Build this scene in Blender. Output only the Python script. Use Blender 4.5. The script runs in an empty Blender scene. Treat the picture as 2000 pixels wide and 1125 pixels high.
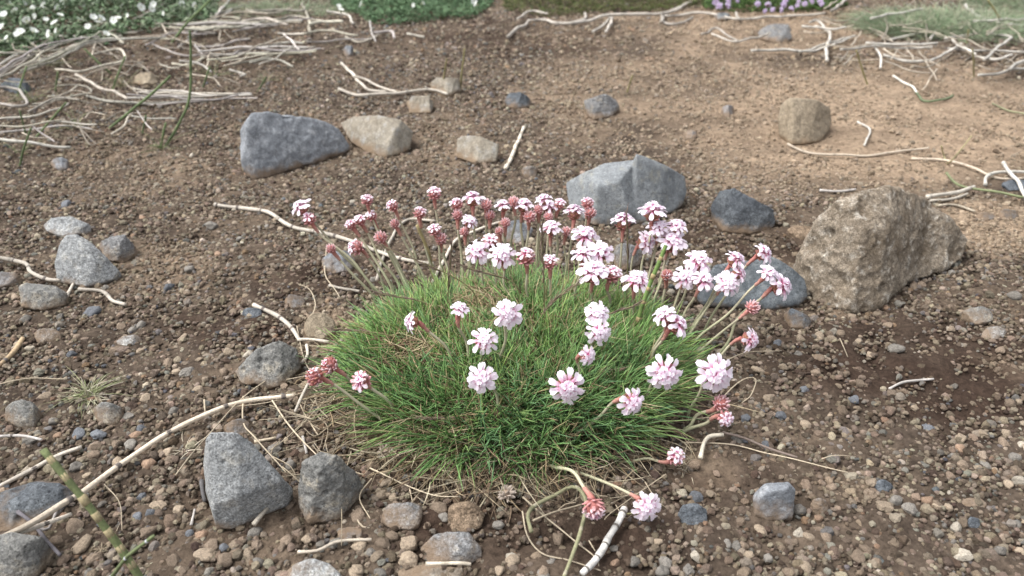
import bpy, bmesh, math, random
import numpy as np
from mathutils import Vector, Matrix

rnd = random.Random(11)
R = np.random.RandomState(7)
scene = bpy.context.scene
COL = scene.collection

# ------------------------------------------------------------------ camera
CAM_H, PITCH, F = 0.30, math.radians(29.7), 1511.0
cam_data = bpy.data.cameras.new('camera')
cam = bpy.data.objects.new('camera', cam_data)
COL.objects.link(cam)
cam.location = (0, 0, CAM_H)
cam.rotation_euler = (math.pi / 2 - PITCH, 0, 0)
cam_data.sensor_width = 36.0
cam_data.lens = 36.0 * F / 2000.0
cam_data.clip_start = 0.01
cam_data.clip_end = 500.0
cam_data.dof.use_dof = True
cam_data.dof.focus_distance = 0.46
cam_data.dof.aperture_fstop = 12.0
scene.camera = cam

# ------------------------------------------------------------------ sky, sun, exposure
SUN_EL, SUN_AZ = math.radians(60), math.radians(-95)      # azimuth from +Y towards +X
world = bpy.data.worlds.new('World')
scene.world = world
world.use_nodes = True
wn = world.node_tree
bg = wn.nodes['Background']
sky = wn.nodes.new('ShaderNodeTexSky')
sky.sky_type = 'NISHITA'
sky.sun_disc = False
sky.sun_elevation = SUN_EL
sky.sun_rotation = SUN_AZ
sky.dust_density = 4.0
sky.ozone_density = 1.0
hs = wn.nodes.new('ShaderNodeHueSaturation')
hs.inputs['Saturation'].default_value = 0.25
wn.links.new(sky.outputs[0], hs.inputs['Color'])
wn.links.new(hs.outputs[0], bg.inputs['Color'])
bg.inputs['Strength'].default_value = 0.115
sun_data = bpy.data.lights.new('sun', 'SUN')
sun_data.energy = 1.35
sun_data.angle = math.radians(38)
sun_data.color = (1.0, 0.985, 0.96)
sun = bpy.data.objects.new('sun', sun_data)
COL.objects.link(sun)
sd = Vector((math.sin(SUN_AZ) * math.cos(SUN_EL), math.cos(SUN_AZ) * math.cos(SUN_EL), math.sin(SUN_EL)))
sun.rotation_euler = sd.to_track_quat('Z', 'Y').to_euler()
sun.location = sd * 5
vs = scene.view_settings
vs.view_transform = 'Standard'
vs.look = 'None'
vs.exposure = 1.45
vs.gamma = 1.0
scene.cycles.use_denoising = True
scene.cycles.max_bounces = 5

# ------------------------------------------------------------------ numpy noise
def _h(ix, iy, iz, s):
    h = (ix.astype(np.int64) * 374761393 + iy.astype(np.int64) * 668265263 + iz.astype(np.int64) * 2147483647 + s * 144269) & 0xffffffff
    h = ((h ^ (h >> 13)) * 1274126177) & 0xffffffff
    h = ((h ^ (h >> 16)) * 2246822519) & 0xffffffff
    return ((h ^ (h >> 15)) & 0xffffff) / float(0xffffff) * 2 - 1

def vnoise(p, s=0):
    i = np.floor(p).astype(np.int64)
    f = p - i
    u = f * f * (3 - 2 * f)
    out = 0
    for dx in (0, 1):
        wx = u[:, 0] if dx else 1 - u[:, 0]
        for dy in (0, 1):
            wy = u[:, 1] if dy else 1 - u[:, 1]
            for dz in (0, 1):
                wz = u[:, 2] if dz else 1 - u[:, 2]
                out = out + wx * wy * wz * _h(i[:, 0] + dx, i[:, 1] + dy, i[:, 2] + dz, s)
    return out

def fbm(p, octaves=3, s=0, gain=0.5):
    a, t = 1.0, 0
    for o in range(octaves):
        t = t + a * vnoise(p * (2.03 ** o) + 17.3 * o, s + o)
        a *= gain
    return t

def xy3(x, y, k):
    return np.stack([x * k, y * k, np.zeros_like(x)], 1)

# ------------------------------------------------------------------ picture <-> place
cp, sp = math.cos(PITCH), math.sin(PITCH)
FWD, UP = Vector((0, cp, -sp)), Vector((0, sp, cp))
CAM = Vector((0, 0, CAM_H))

def ray(px, py):
    return Vector((1, 0, 0)) * ((px - 1000) / F) + UP * ((562.5 - py) / F) + FWD

def project(x, y, z):
    dx, dy, dz = x, y, z - CAM_H
    zc = dy * cp - dz * sp
    zc = np.where(zc < 0.02, 0.02, zc)
    return 1000 + F * dx / zc, 562.5 - F * (dy * sp + dz * cp) / zc

def depth(p):
    return (Vector(p) - CAM).dot(FWD)

def gz_np(x, y):
    return (0.005 * fbm(xy3(x, y, 3.5), 2, 3) + 0.0016 * fbm(xy3(x, y, 22.0), 2, 5)
            + 0.10 * np.clip((y - 2.2) / 20, 0, None) * fbm(xy3(x, y, 0.35), 2, 9))

_GX, _GY, _GS = -3.0, -0.4, 0.006
_gx, _gy = np.meshgrid(np.arange(1001) * _GS + _GX, np.arange(801) * _GS + _GY)
_GRID = gz_np(_gx.ravel(), _gy.ravel()).reshape(_gx.shape)
def gz(x, y):
    u = min(max((x - _GX) / _GS, 0), 999.0); v = min(max((y - _GY) / _GS, 0), 799.0)
    i, j = int(u), int(v); a, b = u - i, v - j
    return float((_GRID[j, i] * (1 - a) + _GRID[j, i + 1] * a) * (1 - b) + (_GRID[j + 1, i] * (1 - a) + _GRID[j + 1, i + 1] * a) * b)

def on_ground(px, py, lift=0.0):
    r = ray(px, py)
    if r.z > -0.02:
        r.z = -0.02
    z = 0.0
    for _ in range(4):
        t = (z + lift - CAM_H) / r.z
        p = CAM + r * t
        z = gz(p.x, p.y)
    return Vector((p.x, p.y, z + lift))

def at_depth_y(px, py, Y):
    r = ray(px, py)
    return CAM + r * (Y / r.y)

# ------------------------------------------------------------------ object helpers
def tag(o, label=None, cat=None, group=None, kind=None):
    if label: o['label'] = label
    if cat: o['category'] = cat
    if group: o['group'] = group
    if kind: o['kind'] = kind
    return o

def np_mesh(name, V, faces, mat=None, smooth=True, attrs=None):
    """V (n,3); faces (m,3|4) array or list of such arrays."""
    if not isinstance(faces, list):
        faces = [faces]
    me = bpy.data.meshes.new(name)
    V = np.asarray(V, dtype=np.float32)
    me.vertices.add(len(V))
    me.vertices.foreach_set('co', V.ravel())
    idx = np.concatenate([f.ravel() for f in faces]).astype(np.int32)
    tot = np.concatenate([np.full(len(f), f.shape[1]) for f in faces]).astype(np.int32)
    st = np.concatenate([[0], np.cumsum(tot)[:-1]]).astype(np.int32)
    me.loops.add(len(idx))
    me.loops.foreach_set('vertex_index', idx)
    me.polygons.add(len(tot))
    me.polygons.foreach_set('loop_start', st)
    me.update(calc_edges=True)
    me.polygons.foreach_set('use_smooth', np.full(len(tot), smooth, dtype=bool))
    for k, (typ, arr) in (attrs or {}).items():
        a = me.attributes.new(k, typ, 'POINT')
        arr = np.asarray(arr, dtype=np.float32)
        if typ == 'FLOAT':
            a.data.foreach_set('value', arr.ravel())
        elif typ == 'FLOAT_COLOR':
            if arr.shape[1] == 3:
                arr = np.concatenate([arr, np.ones((len(arr), 1), np.float32)], 1)
            a.data.foreach_set('color', arr.ravel())
        else:
            a.data.foreach_set('vector', arr.ravel())
    if mat:
        me.materials.append(mat)
    me.validate()
    return me

def add(name, me, parent=None, loc=None):
    o = bpy.data.objects.new(name, me)
    COL.objects.link(o)
    if parent: o.parent = parent
    if loc is not None: o.location = loc
    return o

def empty(name, loc):
    o = bpy.data.objects.new(name, None)
    o.empty_display_size = 0.02
    COL.objects.link(o)
    o.location = loc
    return o

class MB:
    """collects pieces of one mesh"""
    def __init__(s):
        s.V, s.Q, s.T, s.n, s.A = [], [], [], 0, {}
    def put(s, V, quads=None, tris=None, **attrs):
        V = np.asarray(V, dtype=np.float64)
        if quads is not None and len(quads): s.Q.append(np.asarray(quads) + s.n)
        if tris is not None and len(tris): s.T.append(np.asarray(tris) + s.n)
        for k, a in attrs.items():
            a = np.asarray(a, dtype=np.float64)
            if a.ndim == 0: a = np.full(len(V), float(a))
            if a.ndim == 1 and a.shape[0] == 3 and len(V) != 3: a = np.tile(a, (len(V), 1))
            s.A.setdefault(k, []).append(a)
        s.V.append(V)
        s.n += len(V)
    def mesh(s, name, mat=None, origin=(0, 0, 0), smooth=True):
        V = np.concatenate(s.V) - np.asarray(origin)
        f = []
        if s.Q: f.append(np.concatenate(s.Q))
        if s.T: f.append(np.concatenate(s.T))
        at = {}
        for k, l in s.A.items():
            a = np.concatenate(l)
            at[k] = ('FLOAT', a) if a.ndim == 1 else ('FLOAT_COLOR', a)
        return np_mesh(name, V, f, mat, smooth, at)

def frames(P):
    """parallel frames along polyline P (n,3)"""
    T = np.gradient(P, axis=0)
    T /= np.linalg.norm(T, axis=1)[:, None] + 1e-12
    ref = np.array([0, 0, 1.0]) if abs(T[0, 2]) < 0.9 else np.array([1.0, 0, 0])
    N = np.zeros_like(P)
    n = ref - T[0] * ref.dot(T[0])
    for i in range(len(P)):
        n = n - T[i] * n.dot(T[i])
        n /= np.linalg.norm(n) + 1e-12
        N[i] = n
    return T, N, np.cross(T, N)

def tube(P, rad, sides=7, rib=0.0, ribs=0):
    """returns V, quads, tris, ring index per vertex"""
    P = np.asarray(P, float)
    rad = np.broadcast_to(np.asarray(rad, float), (len(P),))
    T, N, B = frames(P)
    th = np.linspace(0, 2 * math.pi, sides, endpoint=False)
    rr = 1 + (rib * np.cos(ribs * th) if ribs else 0 * th)
    V = P[:, None, :] + rad[:, None, None] * rr[None, :, None] * (np.cos(th)[None, :, None] * N[:, None, :] + np.sin(th)[None, :, None] * B[:, None, :])
    V = V.reshape(-1, 3)
    n = len(P)
    i = np.arange(n - 1)[:, None] * sides
    j = np.arange(sides)[None, :]
    k = (j + 1) % sides
    Q = np.stack([i + j, i + k, i + sides + k, i + sides + j], -1).reshape(-1, 4)
    V = np.concatenate([V, P[:1] - T[:1] * rad[0] * 0.2, P[-1:] + T[-1:] * rad[-1] * 0.2])
    a, b = n * sides, n * sides + 1
    jj = np.arange(sides)
    k2 = (jj + 1) % sides
    Tt = np.concatenate([np.stack([np.full(sides, a), k2, jj], 1), np.stack([np.full(sides, b), (n - 1) * sides + jj, (n - 1) * sides + k2], 1)])
    ring = np.concatenate([np.repeat(np.arange(n), sides), [0, n - 1]])
    return V, Q, Tt, ring

def catmull(P, per=6):
    P = [np.asarray(p, float) for p in P]
    if len(P) < 3:
        return np.array([P[0] + (P[-1] - P[0]) * t for t in np.linspace(0, 1, per + 1)])
    Q = [2 * P[0] - P[1]] + P + [2 * P[-1] - P[-2]]
    out = []
    for i in range(1, len(Q) - 2):
        a, b, c, d = Q[i - 1:i + 3]
        for t in np.linspace(0, 1, per, endpoint=False):
            out.append(0.5 * (2 * b + (c - a) * t + (2 * a - 5 * b + 4 * c - d) * t * t + (3 * b - a - 3 * c + d) * t ** 3))
    out.append(P[-1])
    return np.array(out)

def resample(P, step):
    d = np.concatenate([[0], np.cumsum(np.linalg.norm(np.diff(P, axis=0), axis=1))])
    n = max(4, int(d[-1] / step) + 1)
    s = np.linspace(0, d[-1], n)
    return np.stack([np.interp(s, d, P[:, k]) for k in range(3)], 1), s

def sphere_np(nu, nv):
    V = [(0, 0, 1)]
    for a in range(1, nv):
        t = math.pi * a / nv
        for b in range(nu):
            f = 2 * math.pi * b / nu
            V.append((math.sin(t) * math.cos(f), math.sin(t) * math.sin(f), math.cos(t)))
    V.append((0, 0, -1))
    Q, T = [], []
    for b in range(nu):
        T.append((0, 1 + b, 1 + (b + 1) % nu))
        T.append((len(V) - 1, 1 + (nv - 2) * nu + (b + 1) % nu, 1 + (nv - 2) * nu + b))
        for a in range(nv - 2):
            i, j = 1 + a * nu + b, 1 + a * nu + (b + 1) % nu
            Q.append((i, i + nu, j + nu, j))
    return np.array(V, float), np.array(Q), np.array(T)

def basis(z, roll=0.0):
    z = Vector(z).normalized()
    q = z.to_track_quat('Z', 'Y')
    m = q.to_matrix() @ Matrix.Rotation(roll, 3, 'Z')
    return m

# ------------------------------------------------------------------ materials
def new_mat(name):
    m = bpy.data.materials.new(name)
    m.use_nodes = True
    nt = m.node_tree
    return m, nt, nt.nodes['Principled BSDF'], nt.links.new

def N(nt, t, **kw):
    n = nt.nodes.new(t)
    for k, v in kw.items():
        if k.startswith('i_'):
            n.inputs[k[2:].replace('_', ' ')].default_value = v
        else:
            setattr(n, k, v)
    return n

def noise_n(nt, L, vec, scale, detail=4, rough=0.6):
    n = N(nt, 'ShaderNodeTexNoise')
    n.inputs['Scale'].default_value = scale
    n.inputs['Detail'].default_value = detail
    n.inputs['Roughness'].default_value = rough
    if vec is not None: L(vec, n.inputs['Vector'])
    return n

def mixc(nt, L, fac, a, b, blend='MIX'):
    n = N(nt, 'ShaderNodeMix', data_type='RGBA', blend_type=blend)
    for sock, v in ((n.inputs[0], fac), (n.inputs[6], a), (n.inputs[7], b)):
        if hasattr(v, 'is_output'): L(v, sock)
        elif isinstance(v, (int, float)): sock.default_value = v
        else: sock.default_value = (*v, 1) if len(v) == 3 else v
    return n.outputs[2]

def maprange(nt, L, v, a, b, c=0.0, d=1.0):
    n = N(nt, 'ShaderNodeMapRange')
    n.inputs[1].default_value, n.inputs[2].default_value = a, b
    n.inputs[3].default_value, n.inputs[4].default_value = c, d
    L(v, n.inputs[0])
    return n.outputs[0]

def bump_n(nt, L, h, strength, dist, prev=None):
    b = N(nt, 'ShaderNodeBump')
    b.inputs['Strength'].default_value = strength
    b.inputs['Distance'].default_value = dist
    L(h, b.inputs['Height'])
    if prev is not None: L(prev, b.inputs['Normal'])
    return b.outputs[0]

def attr(nt, name, typ='GEOMETRY'):
    return N(nt, 'ShaderNodeAttribute', attribute_name=name, attribute_type=typ)

def ground_mat():
    m, nt, bs, L = new_mat('volcanic_soil')
    tc = N(nt, 'ShaderNodeTexCoord').outputs['Object']
    tan, dark = attr(nt, 'tan').outputs['Fac'], attr(nt, 'dark').outputs['Fac']
    n1 = noise_n(nt, L, tc, 45, 6, 0.65)
    n2 = noise_n(nt, L, tc, 260, 5, 0.7)
    n3 = noise_n(nt, L, tc, 9, 3, 0.5)
    base = mixc(nt, L, maprange(nt, L, n1.outputs[0], 0.35, 0.68), (0.044, 0.033, 0.026), (0.112, 0.086, 0.065))
    base = mixc(nt, L, maprange(nt, L, n3.outputs[0], 0.45, 0.75, 0, 0.6), base, (0.165, 0.124, 0.089))
    tanc = mixc(nt, L, maprange(nt, L, n1.outputs[0], 0.35, 0.7), (0.205, 0.150, 0.105), (0.36, 0.272, 0.190))
    c = mixc(nt, L, tan, base, tanc)
    c = mixc(nt, L, dark, c, mixc(nt, L, n1.outputs[0], (0.026, 0.018, 0.014), (0.070, 0.047, 0.035)))
    sp_ = maprange(nt, L, n2.outputs[0], 0.35, 0.7, 0.62, 1.3)
    cc = N(nt, 'ShaderNodeVectorMath', operation='MULTIPLY')
    L(c, cc.inputs[0]); L(sp_, cc.inputs[1])
    L(cc.outputs[0], bs.inputs['Base Color'])
    bs.inputs['Roughness'].default_value = 1.0
    bs.inputs['Specular IOR Level'].default_value = 0.05
    vo = N(nt, 'ShaderNodeTexVoronoi')
    vo.inputs['Scale'].default_value = 330
    L(tc, vo.inputs['Vector'])
    b1 = bump_n(nt, L, n2.outputs[0], 0.9, 0.003)
    b2 = bump_n(nt, L, vo.outputs['Distance'], -0.5, 0.002, b1)
    L(b2, bs.inputs['Normal'])
    return m

def rock_mat(name, c1, c2, c3=None, dirt=0.0, scale=1.0, bump=0.5, dirtc=(0.2, 0.14, 0.09), speck=0.35):
    m, nt, bs, L = new_mat(name)
    tc = N(nt, 'ShaderNodeTexCoord').outputs['Object']
    n1 = noise_n(nt, L, tc, 38 * scale, 5, 0.6)
    n2 = noise_n(nt, L, tc, 420 * scale, 4, 0.75)
    n4 = noise_n(nt, L, tc, 1100 * scale, 2, 0.7)
    c = mixc(nt, L, maprange(nt, L, n1.outputs[0], 0.32, 0.68), c1, c2)
    if c3:
        n3 = noise_n(nt, L, tc, 85 * scale, 5, 0.7)
        c = mixc(nt, L, maprange(nt, L, n3.outputs[0], 0.52, 0.66, 0, 0.85), c, c3)
    n5 = noise_n(nt, L, tc, 170 * scale, 6, 0.75)
    c = mixc(nt, L, maprange(nt, L, n5.outputs[0], 0.40, 0.62, 0.55, 0.0), c, tuple(v * 0.55 for v in c1))
    vo = N(nt, 'ShaderNodeTexVoronoi'); vo.inputs['Scale'].default_value = 520 * scale; L(tc, vo.inputs['Vector'])
    pw = N(nt, 'ShaderNodeMath', operation='MULTIPLY'); L(maprange(nt, L, vo.outputs['Distance'], 0.16, 0.30, 0.75, 0.0), pw.inputs[0]); L(maprange(nt, L, n1.outputs[0], 0.42, 0.58, 0.25, 1.0), pw.inputs[1])
    c = mixc(nt, L, pw.outputs[0], c, tuple(v * 0.3 for v in c1))
    n6 = noise_n(nt, L, tc, 26 * scale, 8, 0.68)
    c = mixc(nt, L, maprange(nt, L, n6.outputs[0], 0.56, 0.74, 0, 0.4), c, tuple(min(.6, v * 1.5) for v in c2))
    ab = N(nt, 'ShaderNodeMath', operation='ABSOLUTE'); sb = N(nt, 'ShaderNodeMath', operation='SUBTRACT'); sb.inputs[1].default_value = 0.5
    n7 = noise_n(nt, L, tc, 30 * scale, 3, 0.5); L(n7.outputs[0], sb.inputs[0]); L(sb.outputs[0], ab.inputs[0])
    c = mixc(nt, L, maprange(nt, L, ab.outputs[0], 0.0, 0.012, 0.5, 0.0), c, tuple(v * 0.4 for v in c1))
    f = maprange(nt, L, n2.outputs[0], 0.3, 0.7, 1 - speck, 1 + speck)
    f2 = maprange(nt, L, n4.outputs[0], 0.3, 0.7, 1 - speck, 1 + speck)
    mu = N(nt, 'ShaderNodeMath', operation='MULTIPLY'); L(f, mu.inputs[0]); L(f2, mu.inputs[1])
    cc = N(nt, 'ShaderNodeVectorMath', operation='MULTIPLY')
    L(c, cc.inputs[0]); L(mu.outputs[0], cc.inputs[1])
    c = cc.outputs[0]
    if dirt > 0:
        dn = noise_n(nt, L, tc, 55, 5, 0.65)
        sx = N(nt, 'ShaderNodeSeparateXYZ'); L(tc, sx.inputs[0])
        ma = N(nt, 'ShaderNodeMath', operation='MULTIPLY_ADD')
        L(dn.outputs[0], ma.inputs[0]); ma.inputs[1].default_value = 0.03; L(sx.outputs[2], ma.inputs[2])
        c = mixc(nt, L, maprange(nt, L, ma.outputs[0], 0.020 + dirt * 0.012, 0.012 + dirt * 0.012, 0, 0.8), c, dirtc)
    L(c, bs.inputs['Base Color'])
    bs.inputs['Roughness'].default_value = 0.92
    bs.inputs['Specular IOR Level'].default_value = 0.15
    b1 = bump_n(nt, L, n2.outputs[0], bump, 0.0016)
    b2 = bump_n(nt, L, n1.outputs[0], bump * 0.6, 0.004, b1)
    b3 = bump_n(nt, L, n4.outputs[0], bump * 0.7, 0.0007, b2)
    L(b3, bs.inputs['Normal'])
    return m

def attr_mat(name, rough=0.7, noise_scale=300, amp=0.3, bump=0.0, trans=0.0, typ='GEOMETRY', spec=0.3, bdist=None):
    """colour from a per-piece 'col' attribute with fine procedural grain"""
    m, nt, bs, L = new_mat(name)
    a = attr(nt, 'col', typ).outputs['Color']
    tc = N(nt, 'ShaderNodeTexCoord').outputs['Object']
    n = noise_n(nt, L, tc, noise_scale, 4, 0.7)
    f = maprange(nt, L, n.outputs[0], 0.3, 0.7, 1 - amp, 1 + amp)
    cc = N(nt, 'ShaderNodeVectorMath', operation='MULTIPLY')
    L(a, cc.inputs[0]); L(f, cc.inputs[1])
    L(cc.outputs[0], bs.inputs['Base Color'])
    bs.inputs['Roughness'].default_value = rough
    bs.inputs['Specular IOR Level'].default_value = spec
    if bump: L(bump_n(nt, L, n.outputs[0], bump, bdist or 0.4 / noise_scale), bs.inputs['Normal'])
    if trans:
        tr = N(nt, 'ShaderNodeBsdfTranslucent'); L(cc.outputs[0], tr.inputs['Color'])
        mx = N(nt, 'ShaderNodeMixShader'); mx.inputs[0].default_value = trans
        L(bs.outputs[0], mx.inputs[1]); L(tr.outputs[0], mx.inputs[2])
        L(mx.outputs[0], nt.nodes['Material Output'].inputs['Surface'])
    return m

def petal_mat():
    m, nt, bs, L = new_mat('thrift_petal')
    s = attr(nt, 'along').outputs['Fac']
    oi = N(nt, 'ShaderNodeObjectInfo')
    r = N(nt, 'ShaderNodeValToRGB')
    e = r.color_ramp.elements
    e[0].position, e[0].color = 0.0, (0.50, 0.055, 0.15, 1)
    e[1].position, e[1].color = 1.0, (0.885, 0.845, 0.89, 1)
    for p, c in ((0.15, (0.60, 0.11, 0.26, 1)), (0.34, (0.76, 0.42, 0.58, 1)), (0.58, (0.86, 0.74, 0.84, 1))):
        k = e.new(p); k.color = c
    L(s, r.inputs[0])
    tc = N(nt, 'ShaderNodeTexCoord').outputs['Object']
    n = noise_n(nt, L, tc, 500, 3, 0.6)
    c = mixc(nt, L, maprange(nt, L, n.outputs[0], 0.45, 0.75, 0, 0.18), r.outputs[0], (0.82, 0.64, 0.76))
    L(c, bs.inputs['Base Color'])
    bs.inputs['Roughness'].default_value = 0.6
    bs.inputs['Specular IOR Level'].default_value = 0.25
    tr = N(nt, 'ShaderNodeBsdfTranslucent'); L(c, tr.inputs['Color'])
    mx = N(nt, 'ShaderNodeMixShader'); mx.inputs[0].default_value = 0.35
    L(bs.outputs[0], mx.inputs[1]); L(tr.outputs[0], mx.inputs[2])
    L(mx.outputs[0], nt.nodes['Material Output'].inputs['Surface'])
    return m

M = {
    'ground': ground_mat(),
    'blue': rock_mat('blue_grey_basalt', (0.175, 0.187, 0.203), (0.260, 0.273, 0.290), (0.300, 0.308, 0.316), 0.5, speck=0.25),
    'grey': rock_mat('grey_basalt', (0.190, 0.203, 0.212), (0.275, 0.290, 0.297), (0.240, 0.235, 0.205), 0.3, speck=0.2),
    'slab': rock_mat('blue_grey_slab', (0.105, 0.119, 0.130), (0.165, 0.181, 0.192), (0.195, 0.205, 0.207), 0.1, speck=0.2),
    'dark': rock_mat('dark_basalt', (0.074, 0.082, 0.093), (0.142, 0.154, 0.163), None, 0.4),
    'tan': rock_mat('tan_tuff', (0.246, 0.214, 0.167), (0.324, 0.297, 0.246), (0.292, 0.287, 0.276), 0.6, speck=0.22),
    'sand': rock_mat('sandstone_clod', (0.260, 0.212, 0.152), (0.345, 0.290, 0.215), None, 0.2, speck=0.3),
    'boulder': rock_mat('rough_brown_lava', (0.190, 0.149, 0.106), (0.356, 0.303, 0.238), (0.475, 0.439, 0.380), 0.0, 1.3, 1.0, speck=0.4),
    'mid': rock_mat('granular_grey_lava', (0.183, 0.183, 0.183), (0.285, 0.285, 0.285), (0.243, 0.212, 0.170), 0.5, 1.0, 0.9, speck=0.5),
    'front': rock_mat('cut_grey_andesite', (0.256, 0.264, 0.264), (0.360, 0.368, 0.368), (0.320, 0.308, 0.276), 0.25, 1.0, 0.8, speck=0.45),
    'vesic': rock_mat('pitted_lava', (0.162, 0.162, 0.155), (0.270, 0.263, 0.243), (0.324, 0.290, 0.230), 0.4, 1.0, 0.8, speck=0.35),
    'clod': rock_mat('soil_clod', (0.200, 0.145, 0.100), (0.290, 0.220, 0.155), None, 0.0, 1.0, 1.0, speck=0.45),
    'bluepeb': rock_mat('blue_black_pebble', (0.096, 0.108, 0.122), (0.174, 0.188, 0.203), None, 0.0, 1.4, 0.8, speck=0.4),
    'stick': attr_mat('dry_stem', 0.8, 700, 0.28, 0.4),
    'leaf': attr_mat('thrift_leaf', 0.5, 150, 0.2, 0.0, 0.3),
    'straw': attr_mat('dry_straw', 0.8, 200, 0.25),
    'stalk': attr_mat('flower_stalk', 0.75, 800, 0.2, 0.3),
    'petal': petal_mat(),
    'bract': attr_mat('papery_bract', 0.6, 900, 0.3, 0.3, 0.15),
    'gravel': attr_mat('scoria_gravel', 0.95, 5.0, 0.42, 0.9, 0.0, 'INSTANCER', 0.05, 0.0011),
    'far_leaf': attr_mat('mat_leaf', 0.55, 60, 0.25, 0.0, 0.2),
    'white': attr_mat('white_petal', 0.6, 100, 0.05, 0.0, 0.3),
}

# ------------------------------------------------------------------ soil zones (blobs: centre, radii given where they lie in the view)
def blob(px, py, bl):
    t = np.zeros_like(px)
    for x, y, rx, ry, w in bl:
        d = ((px - x) / rx) ** 2 + ((py - y) / ry) ** 2
        t = np.maximum(t, w * np.clip(1.35 - d, 0, 1))
    return t
TAN = [(1700, 250, 420, 140, .95), (1350, 200, 320, 130, .55), (1480, 60, 240, 70, .85), (760, 270, 300, 60, .25), (1940, 440, 120, 60, .95), (1380, 920, 70, 50, .5),
       (1640, 960, 90, 40, .45), (1210, 60, 200, 40, .35), (250, 330, 180, 50, .3), (300, 520, 140, 50, .3), (640, 640, 60, 50, .7), (1660, 600, 60, 25, .4), (1940, 720, 80, 30, .3)]
DARK = [(1780, 720, 290, 140, .62), (1450, 470, 140, 55, .6), (950, 1030, 190, 90, .75), (1180, 1060, 160, 80, .7), (1480, 960, 160, 100, .5), (600, 545, 150, 40, .6),
        (440, 640, 120, 40, .5), (330, 960, 160, 80, .35), (700, 900, 120, 70, .7), (520, 1030, 120, 60, .5), (1700, 560, 120, 40, .6), (1330, 470, 90, 40, .7), (420, 130, 200, 40, .4), (980, 80, 260, 40, .35)]
THIN = [(1780, 740, 250, 120, .5), (1560, 1000, 160, 70, .5), (1900, 260, 500, 160, .6), (1400, 180, 300, 120, .4), (960, 1040, 150, 70, .5), (1160, 1050, 120, 80, .55), (1390, 930, 60, 50, .7), (1650, 470, 220, 60, .5)]

# ------------------------------------------------------------------ ground sheet
def build_ground():
    fx = np.concatenate([-np.geomspace(60, 1.5, 26), np.arange(-1.4, -0.62, 0.007), np.arange(-0.62, 0.62, 0.004), np.arange(0.625, 1.41, 0.007), np.geomspace(1.5, 60, 26)])
    fy = np.concatenate([-np.geomspace(40, 0.3, 14), np.arange(-0.2, 0.14, 0.03), np.arange(0.15, 0.75, 0.0038), np.arange(0.753, 1.3, 0.005), np.arange(1.305, 2.4, 0.010), np.geomspace(2.45, 90, 30)])
    X, Y = np.meshgrid(fx, fy)
    x, y = X.ravel(), Y.ravel()
    z = gz_np(x, y)
    near = np.clip(2.2 - np.hypot(x, y), 0, 1)
    px, py = project(x, y, z)
    tn, dk = blob(px, py, TAN), blob(px, py, DARK)
    amp = near * (1 - 0.5 * tn) * (1 + 1.3 * dk)
    z = z + amp * (0.0014 * fbm(xy3(x, y, 70), 2, 21) + 0.0011 * np.abs(fbm(xy3(x, y, 170), 2, 33)) - 0.0006)
    nz = 0.35 * fbm(xy3(x, y, 14), 3, 41)
    tn = np.clip(tn + nz * (tn > 0.02) * 1.2 + 0.12 * fbm(xy3(x, y, 5), 2, 44), 0, 1)
    dk = np.clip(dk + (1.5 * nz + .3 * fbm(xy3(x, y, 45), 2, 61)) * (dk > 0.02), 0, 1)
    nx, ny = len(fx), len(fy)
    i = (np.arange(ny - 1)[:, None] * nx + np.arange(nx - 1)[None, :]).ravel()
    Q = np.stack([i, i + 1, i + nx + 1, i + nx], 1)
    me = np_mesh('ground', np.stack([x, y, z], 1), Q, M['ground'], True, {'tan': ('FLOAT', tn), 'dark': ('FLOAT', dk)})
    o = add('ground', me)
    tag(o, 'brown volcanic soil with tan sandy patches and loose grit', 'ground', kind='structure')
build_ground()

# cushion footprint
CX, CY, RX, RY = 0.003, 0.410, 0.099, 0.089
def dome_np(x, y):
    d = ((x - CX) / RX) ** 2 + ((y - CY) / RY) ** 2
    return 0.020 * np.sqrt(np.clip(1 - d, 0, 1)) * (1 + 0.25 * vnoise(xy3(x, y, 28), 77))
def surf(x, y):
    a, b = np.array([x]), np.array([y])
    return float((gz_np(a, b) + dome_np(a, b))[0])
def on_surf(px, py):
    r = ray(px, py)
    z = 0.0
    for _ in range(6):
        p = CAM + r * ((z - CAM_H) / r.z)
        z = 0.5 * z + 0.5 * surf(p.x, p.y)
    return Vector((p.x, p.y, surf(p.x, p.y)))

# ------------------------------------------------------------------ loose gravel (geometry-node scatter of pebbles)
GCOL = [((0.215, 0.172, 0.130), 34), ((0.165, 0.130, 0.098), 30), ((0.275, 0.228, 0.172), 17), ((0.195, 0.178, 0.152), 10), ((0.150, 0.142, 0.132), 4),
        ((0.105, 0.108, 0.115), 1.2), ((0.225, 0.155, 0.105), 3), ((0.36, 0.315, 0.25), 2.5), ((0.080, 0.060, 0.046), 22)]
def pick_cols(n, px, py):
    w = np.array([c[1] for c in GCOL], float)
    k = R.choice(len(GCOL), n, p=w / w.sum())
    c = np.array([g[0] for g in GCOL])[k]
    c = c * R.uniform(0.70, 1.3, (n, 1)) * R.uniform(0.95, 1.05, (n, 3))
    t = blob(px, py, TAN)[:, None]
    c = c * (1 - 0.7 * t) + 0.7 * t * np.array([0.35, 0.268, 0.188]) * R.uniform(.45, 1.3, (n, 1))
    d = blob(px, py, DARK)[:, None] * 0.35
    return c * (1 - d) + d * np.array([0.09, 0.06, 0.042])

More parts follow.
